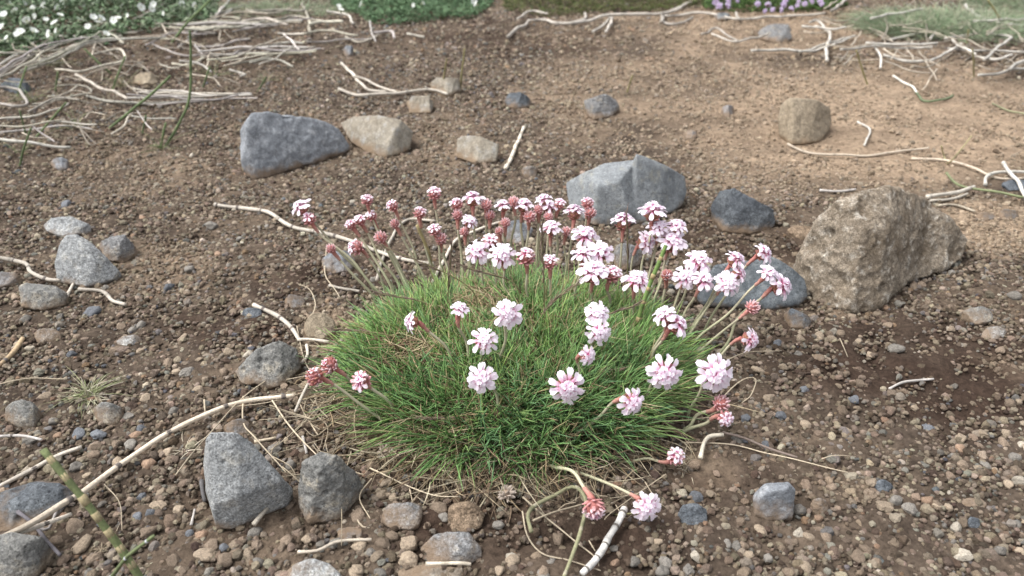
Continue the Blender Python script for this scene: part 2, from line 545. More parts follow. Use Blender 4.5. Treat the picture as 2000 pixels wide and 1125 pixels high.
def gravel_object(name, label, cat, bands, subdiv, seed):
    P, S, C = [], [], []
    for (x0, x1, y0, y1, per, med, lo, hi) in bands:
        n = int((x1 - x0) * (y1 - y0) * per)
        x, y = R.uniform(x0, x1, n), R.uniform(y0, y1, n)
        z = gz_np(x, y)
        px, py = project(x, y, z)
        keep = (px > -120) & (px < 2120) & (py > -60) & (py < 1240)
        dens = 0.95 - blob(px, py, THIN) + 0.35 * fbm(xy3(x, y, 18), 2, 90 + seed)
        inside = ((x - CX) / (RX * 0.96)) ** 2 + ((y - CY) / (RY * 0.96)) ** 2 < 1
        keep &= (R.uniform(0, 1, n) < dens) & ~inside
        x, y, z, px, py = x[keep], y[keep], z[keep], px[keep], py[keep]
        s = np.clip(np.exp(R.normal(math.log(med), 0.36, len(x))), lo, hi)
        P.append(np.stack([x, y, z + s * R.uniform(-0.12, 0.26, len(x))], 1))
        S.append(s)
        C.append(pick_cols(len(x), px, py))
    P, S, C = np.concatenate(P), np.concatenate(S), np.concatenate(C)
    me = bpy.data.meshes.new(name)
    me.vertices.add(len(P))
    me.vertices.foreach_set('co', P.astype(np.float32).ravel())
    sc = S[:, None] * 0.5 * np.stack([R.uniform(0.85, 1.3, len(S)), R.uniform(0.75, 1.1, len(S)), R.uniform(0.6, 0.95, len(S))], 1)
    for nm, arr in (('scl', sc), ('rot', np.stack([R.uniform(-.5, .5, len(S)), R.uniform(-.5, .5, len(S)), R.uniform(0, 6.28, len(S))], 1))):
        a = me.attributes.new(nm, 'FLOAT_VECTOR', 'POINT')
        a.data.foreach_set('vector', arr.astype(np.float32).ravel())
    a = me.attributes.new('col', 'FLOAT_COLOR', 'POINT')
    a.data.foreach_set('color', np.concatenate([C, np.ones((len(C), 1))], 1).astype(np.float32).ravel())
    o = add(name, me)
    ng = bpy.data.node_groups.new(name + '_scatter', 'GeometryNodeTree')
    ng.interface.new_socket('Geometry', in_out='INPUT', socket_type='NodeSocketGeometry')
    ng.interface.new_socket('Geometry', in_out='OUTPUT', socket_type='NodeSocketGeometry')
    nd, L = ng.nodes, ng.links.new
    gi, go = nd.new('NodeGroupInput'), nd.new('NodeGroupOutput')
    join = nd.new('GeometryNodeJoinGeometry')
    for k in range(9):
        ico = nd.new('GeometryNodeMeshIcoSphere')
        ico.inputs['Subdivisions'].default_value = subdiv
        ico.inputs['Radius'].default_value = 1.0
        g = ico.outputs[0]
        for fr, am in ((0.75, 1.35), (2.0, 0.95), (5.0, 0.40)):
            pos = nd.new('GeometryNodeInputPosition')
            ad = nd.new('ShaderNodeVectorMath'); ad.operation = 'ADD'
            ad.inputs[1].default_value = (7.1 * k + seed, 3.3 * k, 1.7 * k)
            L(pos.outputs[0], ad.inputs[0])
            no = nd.new('ShaderNodeTexNoise')
            no.inputs['Scale'].default_value = fr
            no.inputs['Detail'].default_value = 3
            L(ad.outputs[0], no.inputs['Vector'])
            su = nd.new('ShaderNodeVectorMath'); su.operation = 'SUBTRACT'
            su.inputs[1].default_value = (0.5, 0.5, 0.5)
            L(no.outputs['Color'], su.inputs[0])
            sm = nd.new('ShaderNodeVectorMath'); sm.operation = 'SCALE'
            sm.inputs['Scale'].default_value = am
            L(su.outputs[0], sm.inputs[0])
            se = nd.new('GeometryNodeSetPosition')
            L(g, se.inputs['Geometry']); L(sm.outputs[0], se.inputs['Offset'])
            g = se.outputs[0]
        smt = nd.new('GeometryNodeSetShadeSmooth'); smt.inputs['Shade Smooth'].default_value = False; L(g, smt.inputs[0])
        mt = nd.new('GeometryNodeSetMaterial'); mt.inputs['Material'].default_value = M['gravel']
        L(smt.outputs[0], mt.inputs[0])
        ti = nd.new('GeometryNodeGeometryToInstance'); L(mt.outputs[0], ti.inputs[0])
        L(ti.outputs[0], join.inputs[0])
    iop = nd.new('GeometryNodeInstanceOnPoints')
    L(gi.outputs[0], iop.inputs['Points']); L(join.outputs[0], iop.inputs['Instance'])
    iop.inputs['Pick Instance'].default_value = True
    for nm, sk in (('rot', 'Rotation'), ('scl', 'Scale')):
        na = nd.new('GeometryNodeInputNamedAttribute'); na.data_type = 'FLOAT_VECTOR'
        na.inputs['Name'].default_value = nm
        L(na.outputs[0], iop.inputs[sk])
    L(iop.outputs[0], go.inputs[0])
    md = o.modifiers.new('scatter', 'NODES'); md.node_group = ng
    tag(o, label, cat, kind='stuff')
    return o

gravel_object('gravel', 'loose brown and tan scoria gravel covering the soil', 'gravel',
    [(-0.45, 0.45, 0.13, 0.40, 70000, .0029, .0014, .0070), (-0.62, 0.62, 0.40, 0.75, 66000, .0028, .0015, .0066),
     (-0.95, 0.95, 0.75, 1.2, 46000, .0031, .0019, .0070), (-1.4, 1.4, 1.2, 2.1, 17000, .0040, .0026, .0085)], 2, 0)
gravel_object('fine_grit', 'fine dark brown grit between the gravel', 'grit',
    [(-0.45, 0.45, 0.13, 0.40, 130000, .0019, .001, .003), (-0.62, 0.62, 0.40, 0.80, 70000, .0021, .0012, .0032), (-0.95, 0.95, 0.80, 1.3, 16000, .0026, .0016, .004)], 2, 5)

# ------------------------------------------------------------------ rocks
ROCKS = []   # (object name, temp hull object, spec)
def rock_hull(outline, ridge=(), thick=0.6, sink=0.006, back=0.5, name='rock', facets=9):
    """outline: where its edge is seen; ridge: (x, y, t) front corners, t = 0 at the foot's distance .. 1 at the back"""
    ox, oy = np.array([p[0] for p in outline], float), np.array([p[1] for p in outline], float)
    yb, yt = oy.max(), oy.min()
    foot = on_ground(ox.mean(), yb)
    zc = depth(foot)
    W = (ox.max() - ox.min()) * zc / F
    D = thick * W
    n = len(outline)
    def low(x):                       # lower edge of the outline under x
        x = cx + (x - cx) * .86
        ys = [yb]
        for i in range(n):
            (xa, ya), (xb, yc) = outline[i], outline[(i + 1) % n]
            if (xa - x) * (xb - x) <= 0 and xa != xb:
                ys.append(ya + (yc - ya) * (x - xa) / (xb - xa))
        return max(ys[1:]) if len(ys) > 1 else yb
    pts = []
    cx, cy = ox.mean(), oy.mean()
    Hh = max(yb - yt, 1)
    for x, y in outline:
        l = low(x)
        t = max(0, (l - y) / Hh)
        Y = on_ground(x, max(l, y), .0025 if W > .02 else 0).y + D * (0.03 + 0.55 * t)
        p = at_depth_y(x, y, Y)
        pts.append(p)
        xi, yi = cx + (x - cx) * 0.82, cy + (y - cy) * 0.82
        q = at_depth_y(xi, yi, Y + D * back)
        pts.append(q)
        if q.z > -0.01: pts.append(Vector((q.x, q.y, gz(q.x, q.y) - sink)))
        if t < 0.3: pts.append(Vector((p.x + (foot.x - p.x) * .12, p.y + 0.22 * D, gz(p.x, p.y) - sink)))
    for x, y, t in ridge:
        pts.append(at_depth_y(x, y, on_ground(x, low(x)).y + D * t))
    c = Vector((sum(p.x for p in pts) / len(pts), sum(p.y for p in pts) / len(pts), 0))
    c.z = gz(c.x, c.y)
    bm = bmesh.new()
    for p in pts: bm.verts.new(p - c)
    r = bmesh.ops.convex_hull(bm, input=bm.verts[:])
    bmesh.ops.delete(bm, geom=[g for g in r['geom_interior'] if isinstance(g, bmesh.types.BMVert)], context='VERTS')
    for _ in range(facets):             # split-off corners
        nrm = Vector((rnd.gauss(0, 1), rnd.gauss(-.5, .8), rnd.gauss(.25, .8))).normalized()
        sup = max(v.co.dot(nrm) for v in bm.verts); inf = min(v.co.dot(nrm) for v in bm.verts)
        bmesh.ops.bisect_plane(bm, geom=bm.verts[:] + bm.edges[:] + bm.faces[:], plane_co=nrm * (sup - (sup - inf) * rnd.uniform(.03, .09)), plane_no=nrm, clear_outer=True)
        vs_ = [v.co.copy() for v in bm.verts]
        bm.clear()
        for q in vs_: bm.verts.new(q)
        r = bmesh.ops.convex_hull(bm, input=bm.verts[:])
        bmesh.ops.delete(bm, geom=[g for g in r['geom_interior'] if isinstance(g, bmesh.types.BMVert)], context='VERTS')
    me = bpy.data.meshes.new(name)
    bm.to_mesh(me); bm.free()
    return me, c, W

def rock(outline, label, mat, ridge=(), thick=0.6, rough=1.0, pits=0, res=52, smooth=1, lumps=1.0, name='rock', group=None, extra=None, cat='rock', facets=None):
    if facets is None: facets = 2 if ridge else 8
    me, c, W = rock_hull(outline, ridge, thick, name=name, facets=facets)
    if extra:                                # a second lobe grown onto the same stone
        me2, c2, W2 = rock_hull(extra, (), thick, name=name, facets=facets)
        bm = bmesh.new(); bm.from_mesh(me)
        off = c2 - c
        b2 = bmesh.new(); b2.from_mesh(me2)
        mp = [bm.verts.new(v.co + off) for v in b2.verts]
        for f in b2.faces: bm.faces.new([mp[v.index] for v in f.verts])
        bm.to_mesh(me); bm.free(); b2.free()
    t = bpy.data.objects.new('tmp', me)
    COL.objects.link(t)
    md = t.modifiers.new('remesh', 'REMESH')
    md.mode = 'VOXEL'
    md.voxel_size = max(W / res, 0.0007)
    res and ROCKS.append((name, t, c, W, label, mat, rough, pits, smooth, lumps, group, cat))

def finish_rocks():
    dg = bpy.context.evaluated_depsgraph_get()
    dg.update()
    todo = []
    for spec in ROCKS:
        todo.append((spec, bpy.data.meshes.new_from_object(spec[1].evaluated_get(dg))))
    for k, (spec, me) in enumerate(todo):
        name, t, c, W, label, mat, rough, pits, smooth, lumps, group, cat = spec
        old = t.data
        bpy.data.objects.remove(t); bpy.data.meshes.remove(old)
        n = len(me.vertices)
        V = np.empty(n * 3, np.float32); me.vertices.foreach_get('co', V); V = V.reshape(-1, 3).astype(float)
        E = np.empty(len(me.edges) * 2, np.int32); me.edges.foreach_get('vertices', E); E = E.reshape(-1, 2)
        deg = np.bincount(E.ravel(), minlength=n)[:, None] + 1e-9
        for _ in range(max(0, smooth - 1)):
            A = np.zeros_like(V)
            np.add.at(A, E[:, 0], V[E[:, 1]]); np.add.at(A, E[:, 1], V[E[:, 0]])
            V = 0.4 * V + 0.6 * A / deg
        me.vertices.foreach_set('co', V.astype(np.float32).ravel()); me.update()
        Nn = np.empty(n * 3, np.float32); me.vertices.foreach_get('normal', Nn); Nn = Nn.reshape(-1, 3)
        p = V + 13.7 * k
        d = W * (0.016 * lumps * fbm(p * (3.2 / W), 3, k) + 0.012 * rough * (0.5 - np.abs(fbm(p * (11 / W), 4, k + 50, .55))))
        chip = np.clip(vnoise(p * (6.5 / W), k + 9) - 0.35, 0, 1)
        d -= W * 0.035 * rough * chip
        if pits:
            idx = R.choice(n, pits, replace=False)
            for q in idx:
                r = W * math.exp(R.normal(math.log(0.032), 0.5))
                dd = np.linalg.norm(V - V[q], axis=1) / r
                m_ = dd < 1
                d[m_] -= r * 0.75 * (1 - dd[m_] ** 2)
        V = V + Nn * d[:, None]
        me.vertices.foreach_set('co', V.astype(np.float32).ravel())
        me.polygons.foreach_set('use_smooth', np.ones(len(me.polygons), bool))
        me.update()
        me.name = name
        me.materials.clear(); me.materials.append(M[mat])
        tag(add(name, me, None, c), label, cat, group)

def oval(x0, y0, x1, y1, seed=0, n=9, jit=0.13):
    r_ = random.Random(seed * 31 + int(x0) * 7 + int(y0))
    cx, cy, a, b = (x0 + x1) / 2, (y0 + y1) / 2, (x1 - x0) / 2, (y1 - y0) / 2
    o = []
    for i in range(n):
        t = 2 * math.pi * (i + r_.uniform(-.25, .25)) / n
        k = 1 + r_.uniform(-jit, jit * 0.6)
        sq = 1.08
        o.append((cx + a * k * max(-1, min(1, sq * math.cos(t))), cy + b * k * max(-1, min(1, sq * math.sin(t)))))
    return o

rock([(465, 232), (490, 220), (525, 217), (560, 222), (600, 232), (640, 238), (665, 255), (684, 290), (655, 303), (600, 320), (565, 332), (525, 345), (485, 352), (474, 330), (468, 290)],
     'large blue-grey wedge-shaped rock beside a flat-topped beige rock', 'blue', [(480, 250, .25), (640, 262, .3), (560, 300, -.02), (500, 320, -.02), (600, 290, .06)], .55, 1.0, 8)
rock([(665, 240), (690, 228), (740, 224), (785, 235), (808, 258), (800, 290), (780, 302), (750, 307), (715, 297), (685, 277)],
     'flat-topped beige rock touching the blue-grey wedge-shaped rock', 'tan', [(705, 258, .12), (770, 257, .06), (790, 250, .2), (760, 300, 0), (725, 292, 0)], .7, .5, smooth=1, lumps=.4)
rock([(893, 272), (905, 265), (940, 265), (975, 282), (972, 315), (930, 319), (890, 306)], 'blocky brownish rock half sunk in soil near a pale upright stick', 'tan', [(900, 285, .1), (970, 288, .05)], .7, .7, smooth=1)
rock([(793, 200), (805, 188), (838, 187), (847, 205), (840, 220), (800, 220)], 'small beige stone under the end of a forked pale stick', 'tan', [(805, 197, .2), (835, 198, .2)], .7)
rock([(982, 195), (990, 182), (1015, 179), (1038, 192), (1040, 205), (1010, 212), (986, 208)], 'small flat dark blue-grey stone lying alone on open brown soil', 'dark', (), .7)
rock([(1142, 197), (1155, 192), (1180, 182), (1208, 196), (1210, 212), (1195, 226), (1160, 234), (1145, 222)], 'small rounded dark grey rough stone on open brown soil', 'mid', [(1165, 205, .1)], .7, 1.3)
rock(oval(1518, 190, 1622, 282, 3, 12, .06), 'round sandy tan boulder sunk in a tan soil hollow', 'sand', [(1550, 240, .05), (1595, 235, .05)], .8, .7, lumps=.9, smooth=5)
rock([(1105, 357), (1140, 337), (1180, 319), (1240, 312), (1262, 330), (1255, 430), (1225, 441), (1160, 440), (1112, 410)],
     'large angular grey rock with a sharp ridge behind the flowers', 'grey', [(1112, 359, .20), (1168, 364, .04), (1232, 349, .10), (1228, 405, -.04), (1120, 402, .0), (1170, 434, -.06)], .85, .35, smooth=0, lumps=.12, facets=2,
     extra=[(1232, 322), (1243, 300), (1258, 303), (1300, 322), (1338, 345), (1342, 372), (1332, 402), (1285, 428), (1240, 438), (1232, 380)])
rock([(1390, 402), (1405, 373), (1435, 367), (1475, 388), (1518, 412), (1520, 432), (1508, 448), (1465, 457), (1412, 453), (1393, 425)],
     'dark charcoal rock between the ridged grey rock and the brown boulder', 'dark', [(1415, 385, .25), (1490, 415, .15), (1440, 420, .02), (1480, 440, 0)], .65, .9, smooth=1)
rock([(1557, 515), (1565, 480), (1590, 430), (1625, 395), (1680, 372), (1740, 362), (1800, 380), (1828, 420), (1815, 500), (1770, 560), (1720, 600), (1675, 612), (1620, 602), (1580, 568), (1560, 540)],
     'biggest boulder, rough brown grainy lava with a side lobe', 'boulder', [(1640, 450, .12), (1740, 440, .12), (1660, 560, 0), (1600, 520, .05), (1720, 520, .05)], .75, 1.5, 14, 70, 4, 1.1,
     extra=[(1690, 430), (1760, 400), (1822, 408), (1865, 440), (1893, 475), (1882, 505), (1850, 530), (1790, 548), (1720, 560), (1680, 500)], name='boulder')
rock([(1360, 585), (1375, 548), (1395, 518), (1460, 511), (1510, 500), (1545, 522), (1582, 553), (1583, 575), (1562, 596), (1500, 606), (1420, 601), (1375, 598)],
     'flat bluish-grey slab rock leaning against the brown boulder', 'slab', [(1370, 590, -.06), (1480, 596, -.08), (1560, 580, -.02), (1545, 540, .3), (1410, 525, .5)], .55, .7, smooth=1, lumps=.5)
rock([(1532, 612), (1545, 600), (1575, 614), (1590, 628), (1582, 640), (1545, 640)], 'small dark rounded stone at the foot of the bluish slab', 'dark', (), .8, smooth=3)
rock([(968, 455), (985, 436), (1015, 428), (1040, 445), (1042, 466), (1010, 474), (975, 470)], 'small blue-grey stone seen between the flower stalks behind the plant', 'blue', (), .7)
rock([(1193, 500), (1205, 478), (1235, 472), (1254, 488), (1252, 515), (1225, 528), (1198, 522)], 'rounded grey granular stone behind the flower stalks', 'mid', (), .8)
rock([(105, 512), (112, 480), (130, 459), (150, 457), (175, 470), (205, 500), (232, 527), (220, 548), (170, 560), (112, 550)],
     'grey rock with soil-stained lower half, tallest of a small rock group', 'front', [(120, 520, .04), (185, 515, .06), (150, 500, .1), (200, 545, 0)], .7, .8, smooth=2, lumps=.6)
rock([(190, 475), (215, 462), (245, 458), (262, 478), (262, 498), (240, 512), (205, 508)], 'dark grey chunky stone tucked behind a soil-stained grey rock', 'mid', [(235, 475, .1)], .8, 1.4)
rock([(85, 440), (100, 426), (140, 423), (178, 440), (170, 455), (130, 462), (95, 458)], 'flat grey stone lying behind the soil-stained grey rock', 'front', (), .7)
rock([(37, 560), (50, 553), (110, 558), (132, 572), (125, 595), (80, 606), (42, 600)], 'low flat-topped grey-brown stone under a pale crooked stem', 'vesic', [(60, 570, .05), (115, 572, .05)], .8)
rock([(-30, 545), (-10, 532), (30, 532), (42, 545), (20, 556), (-20, 566)], 'small smooth blue-grey stone below a pale crooked stem', 'blue', (), .8)
rock([(397, 905), (402, 858), (414, 840), (436, 836), (458, 842), (490, 862), (512, 892), (572, 955), (562, 985), (505, 1010), (455, 1032), (408, 1034), (414, 965), (404, 935)],
     'sharp-edged light grey rock standing like a wedge in gravel', 'front', [(470, 968, -.10), (550, 940, -.05), (420, 985, -.08), (450, 860, .42)], .62, .5, 14, 70, 0, .15, facets=2)
rock([(583, 950), (590, 902), (625, 882), (660, 890), (700, 925), (713, 955), (692, 978), (662, 1012), (602, 1022), (584, 988)],
     'dark grey pitted lava rock full of holes beside the plant', 'vesic', [(625, 920, .12), (670, 950, .08), (620, 985, 0)], .7, 1.2, 110, 62, 1, .8)
rock([(458, 727), (500, 682), (545, 664), (580, 680), (588, 720), (556, 752), (510, 762), (470, 748)],
     'flat pitted grey-brown lava slab beside dry rootlets', 'vesic', [(500, 710, .25), (550, 715, .25)], .9, 1.1, 60, 50, 2, .7)
rock([(820, 1072), (845, 1046), (872, 1038), (888, 1046), (915, 1041), (940, 1066), (941, 1086), (915, 1102), (838, 1102)], 'grey grainy heart-shaped stone with a pale twig at its foot', 'mid', [(870, 1070, .0), (915, 1070, .05)], .7, .9, 6)
rock(oval(742, 978, 830, 1036, 2), 'oval grey-green stone half buried in front of the plant', 'mid', (), .8, .6, smooth=5)
rock([(-40, 1000), (0, 965), (60, 942), (118, 946), (142, 968), (112, 1008), (60, 1030), (-30, 1046)], 'dark grey porous slab lying under a long pale stem', 'dark', [(50, 975, .2)], .8, .9, 20)
rock([(-40, 1060), (20, 1040), (80, 1048), (96, 1075), (70, 1125), (0, 1140), (-40, 1140)], 'brownish grey block below the dark porous slab', 'vesic', [(40, 1070, .15)], .7)
rock(oval(872, 978, 945, 1040, 5, 10, .1), 'crumbly tan soil lump with a black chip on top', 'clod', (), .9, 1.6, 10, lumps=1.6, name='soil_clod', cat='soil lump')
rock([(1470, 962), (1492, 945), (1540, 940), (1553, 956), (1544, 985), (1549, 1012), (1500, 1016), (1474, 1006)], 'square blue-grey grainy stone standing in dark soil', 'blue', [(1490, 965, .05), (1535, 955, .1)], .75, .8, smooth=2)
rock(oval(1321, 982, 1384, 1032, 6), 'blue-black rough stone next to an open lilac flower on bare soil', 'bluepeb', (), .8, 1.4)
rock(oval(1582, 971, 1619, 1006, 7), 'small grey stone next to the square blue-grey stone', 'mid', (), .8)
rock(oval(1706, 935, 1743, 967, 8), 'small dark ribbed oval pebble at the edge of dark soil', 'bluepeb', (), .8)
rock(oval(1874, 970, 1932, 998, 9), 'flat grey-blue stone on pale gravel', 'mid', (), .8)
rock(oval(1888, 1008, 1916, 1034, 10), 'small round blue-black pebble on pale gravel', 'bluepeb', (), .9)
rock(oval(555, 574, 599, 603, 11), 'rounded charcoal pebble between a pale stem and the green cushion', 'dark', (), .9)
rock(oval(470, 600, 516, 624, 12), 'dark pebble at the broken end of a thick pale stem', 'bluepeb', (), .8)
rock([(628, 505), (645, 490), (680, 488), (694, 505), (688, 528), (650, 533), (632, 528)], 'blue-grey stone under a long pale stem behind the flower stalks', 'blue', (), .8)
rock([(224, 668), (240, 657), (268, 653), (280, 665), (260, 678), (230, 682)], 'thin flat grey stone tilted on the gravel', 'front', (), .9)
rock(oval(64, 642, 122, 672, 13), 'low grey stone lying on gravel near a grass tuft', 'mid', (), .8)
rock(oval(436, 818, 490, 856, 14), 'dark stone behind the wedge-shaped grey rock', 'dark', (), .8)
rock(oval(650, 1030, 712, 1062, 15), 'dark greenish-grey stone behind a thin pale twig', 'dark', (), .8)
rock([(556, 1118), (580, 1100), (610, 1090), (645, 1100), (668, 1125), (660, 1150), (565, 1150)], 'grey-green pitted stone in gravel near the thin pale twig', 'front', (), .8, .8, 10)
rock([(775, 1115), (800, 1098), (850, 1102), (905, 1108), (910, 1135), (850, 1150), (785, 1145)], 'tan and grey stone below a knobbly pale twig', 'vesic', (), .8)
rock(oval(184, 784, 242, 832, 16), 'round grey-tan stone beside a dry grass tuft', 'vesic', (), .8)
rock(oval(1918, 636, 1970, 666, 17), 'angular light grey stone on brown soil beyond the boulder lobe', 'front', (), .9)
rock(oval(1880, 598, 1940, 632, 18), 'lumpy brown-grey stone near the boulder', 'vesic', (), .8, 1.4)
rock(oval(0, 152, 58, 182, 19), 'dark blue stone under the dry stem tangle', 'bluepeb', (), .8)
rock(oval(98, 308, 136, 332, 20), 'pair of small blue-grey pebbles fused in bare soil', 'blue', (), .8)
rock(oval(1408, 204, 1436, 229, 21), 'blue-grey pebble on tan soil near the round sandy boulder', 'blue', (), .9)
rock(oval(1336, 253, 1362, 271, 22), 'small blue pebble on tan soil', 'blue', (), .9)
rock([(1480, 62), (1500, 45), (1542, 48), (1547, 78), (1520, 84), (1485, 76)], 'blurred grey rock at the foot of the thyme mat', 'mid', (), .8)
rock(oval(262, 142, 312, 168, 23), 'pale tan stone behind the bundle of dry stems', 'sand', (), .8)
rock(oval(1905, 414, 1946, 433, 24), 'flat dark pebble behind the boulder beside dry stems', 'dark', (), .8)
rock(oval(1948, 408, 1992, 431, 25), 'flat dark stone under crossing pale stems', 'dark', (), .8)
rock(oval(1955, 350, 2030, 372, 26), 'dark slate-blue stone behind leaning pale stems', 'bluepeb', (), .8)
rock(oval(670, 88, 692, 112, 27), 'small blue pebble behind the forked pale stick', 'blue', (), .8)
rock(oval(1018, 323, 1052, 350, 28), 'small grey stone at the foot of a pale upright stick', 'mid', (), .8)
rock(oval(1645, 378, 1735, 402, 29), 'dark flat stone against the back of the boulder', 'dark', (), .8)
rock(oval(840, 150, 905, 188, 30), 'pale lichen-grey stone beside thin green stems', 'tan', (), .8)
rock(oval(1395, 25, 1430, 40, 31), 'pale grey stone under the thyme mat', 'grey', (), .8)
rock(oval(10, 780, 75, 835, 32), 'brownish stone on gravel below the grass tuft', 'vesic', (), .8)
rock(oval(588, 612, 660, 668, 33), 'tan sandy block beside the green cushion', 'sand', (), .8, .8)
rock(oval(1540, 440, 1600, 466, 34), 'small tan pebble pile stone near the charcoal rock', 'clod', (), .9)
rock(oval(1585, 690, 1612, 706, 35), 'small grey stone on gravel below the bluish slab', 'mid', (), .9)
finish_rocks()

# ------------------------------------------------------------------ single pebbles
def pebble_meshes():
    out = {}
    cols = {'tan': (0.27, 0.215, 0.158), 'brown': (0.185, 0.142, 0.105), 'grey': (0.180, 0.165, 0.145), 'blue': (0.125, 0.131, 0.142), 'rust': (0.24, 0.165, 0.115), 'pale': (0.37, 0.33, 0.27)}
    bm = bmesh.new(); bmesh.ops.create_icosphere(bm, subdivisions=3, radius=1.0)
    V0 = np.array([v.co[:] for v in bm.verts]); T0 = np.array([[v.index for v in f.verts] for f in bm.faces]); bm.free()
    for c, rgb in cols.items():
        m, nt, bs, L = new_mat(c + '_pebble')
        tc = N(nt, 'ShaderNodeTexCoord').outputs['Object']
        oi = N(nt, 'ShaderNodeObjectInfo').outputs['Random']
        n = noise_n(nt, L, tc, 4.5, 6, 0.8)
        a = N(nt, 'ShaderNodeMath', operation='MULTIPLY_ADD'); L(oi, a.inputs[0]); a.inputs[1].default_value = 0.5; a.inputs[2].default_value = 0.72
        b = N(nt, 'ShaderNodeMath', operation='MULTIPLY'); L(a.outputs[0], b.inputs[0]); L(maprange(nt, L, n.outputs[0], 0.32, 0.66, 0.42, 1.5), b.inputs[1])
        v = N(nt, 'ShaderNodeVectorMath', operation='MULTIPLY'); v.inputs[0].default_value = rgb; L(b.outputs[0], v.inputs[1])
        L(v.outputs[0], bs.inputs['Base Color'])
        bs.inputs['Roughness'].default_value = 0.93
        bs.inputs['Specular IOR Level'].default_value = 0.2
        L(bump_n(nt, L, n.outputs[0], 0.8, 0.0008), bs.inputs['Normal'])
        out[c] = []
        for k in range(5):
            V = V0 * (1 + 0.30 * fbm(V0 * 1.1 + 9 * k + len(out) * 31, 2, k)[:, None] + 0.11 * fbm(V0 * 3.5 + k, 3, k, .6)[:, None])
            for _ in range(4):     # broken faces
                d = R.normal(size=3); d /= np.linalg.norm(d)
                h = V @ d; cut = R.uniform(0.6, 0.85)
                V = V - np.clip(h - cut, 0, None)[:, None] * d * 0.9
            out[c].append(np_mesh('pebble', V, T0, m, k % 2 == 0))
    return out
PM = pebble_meshes()
PLAB = {'tan': 'small tan scoria pebble lying in the loose gravel', 'brown': 'small brown scoria pebble lying in the loose gravel', 'grey': 'small grey lava pebble lying in the loose gravel',
        'blue': 'small blue-black basalt pebble lying in the loose gravel', 'rust': 'small rust-orange scoria pebble lying in the loose gravel', 'pale': 'small pale cream pebble lying in the loose gravel'}
def pebble(p, size, c):
    o = add('pebble', rnd.choice(PM[c]))
    s = size / 2
    o.location = (p.x, p.y, p.z + s * rnd.uniform(0.05, 0.35))
    o.rotation_euler = (rnd.uniform(-.4, .4), rnd.uniform(-.4, .4), rnd.uniform(0, 6.28))
    o.scale = (s * rnd.uniform(.95, 1.25), s * rnd.uniform(.85, 1.05), s * rnd.uniform(.65, .9))
    zone = 'behind the thrift plant' if p.y > CY + RY + .02 else 'before the thrift plant' if p.y < CY - RY and abs(p.x - CX) < RX else 'on the wedge rock side of the plant' if p.x < CX else 'on the boulder side of the plant'
    tag(o, PLAB[c].replace('lying in the loose gravel', 'in loose gravel ' + zone), 'pebble', c + ' pebbles ' + zone)
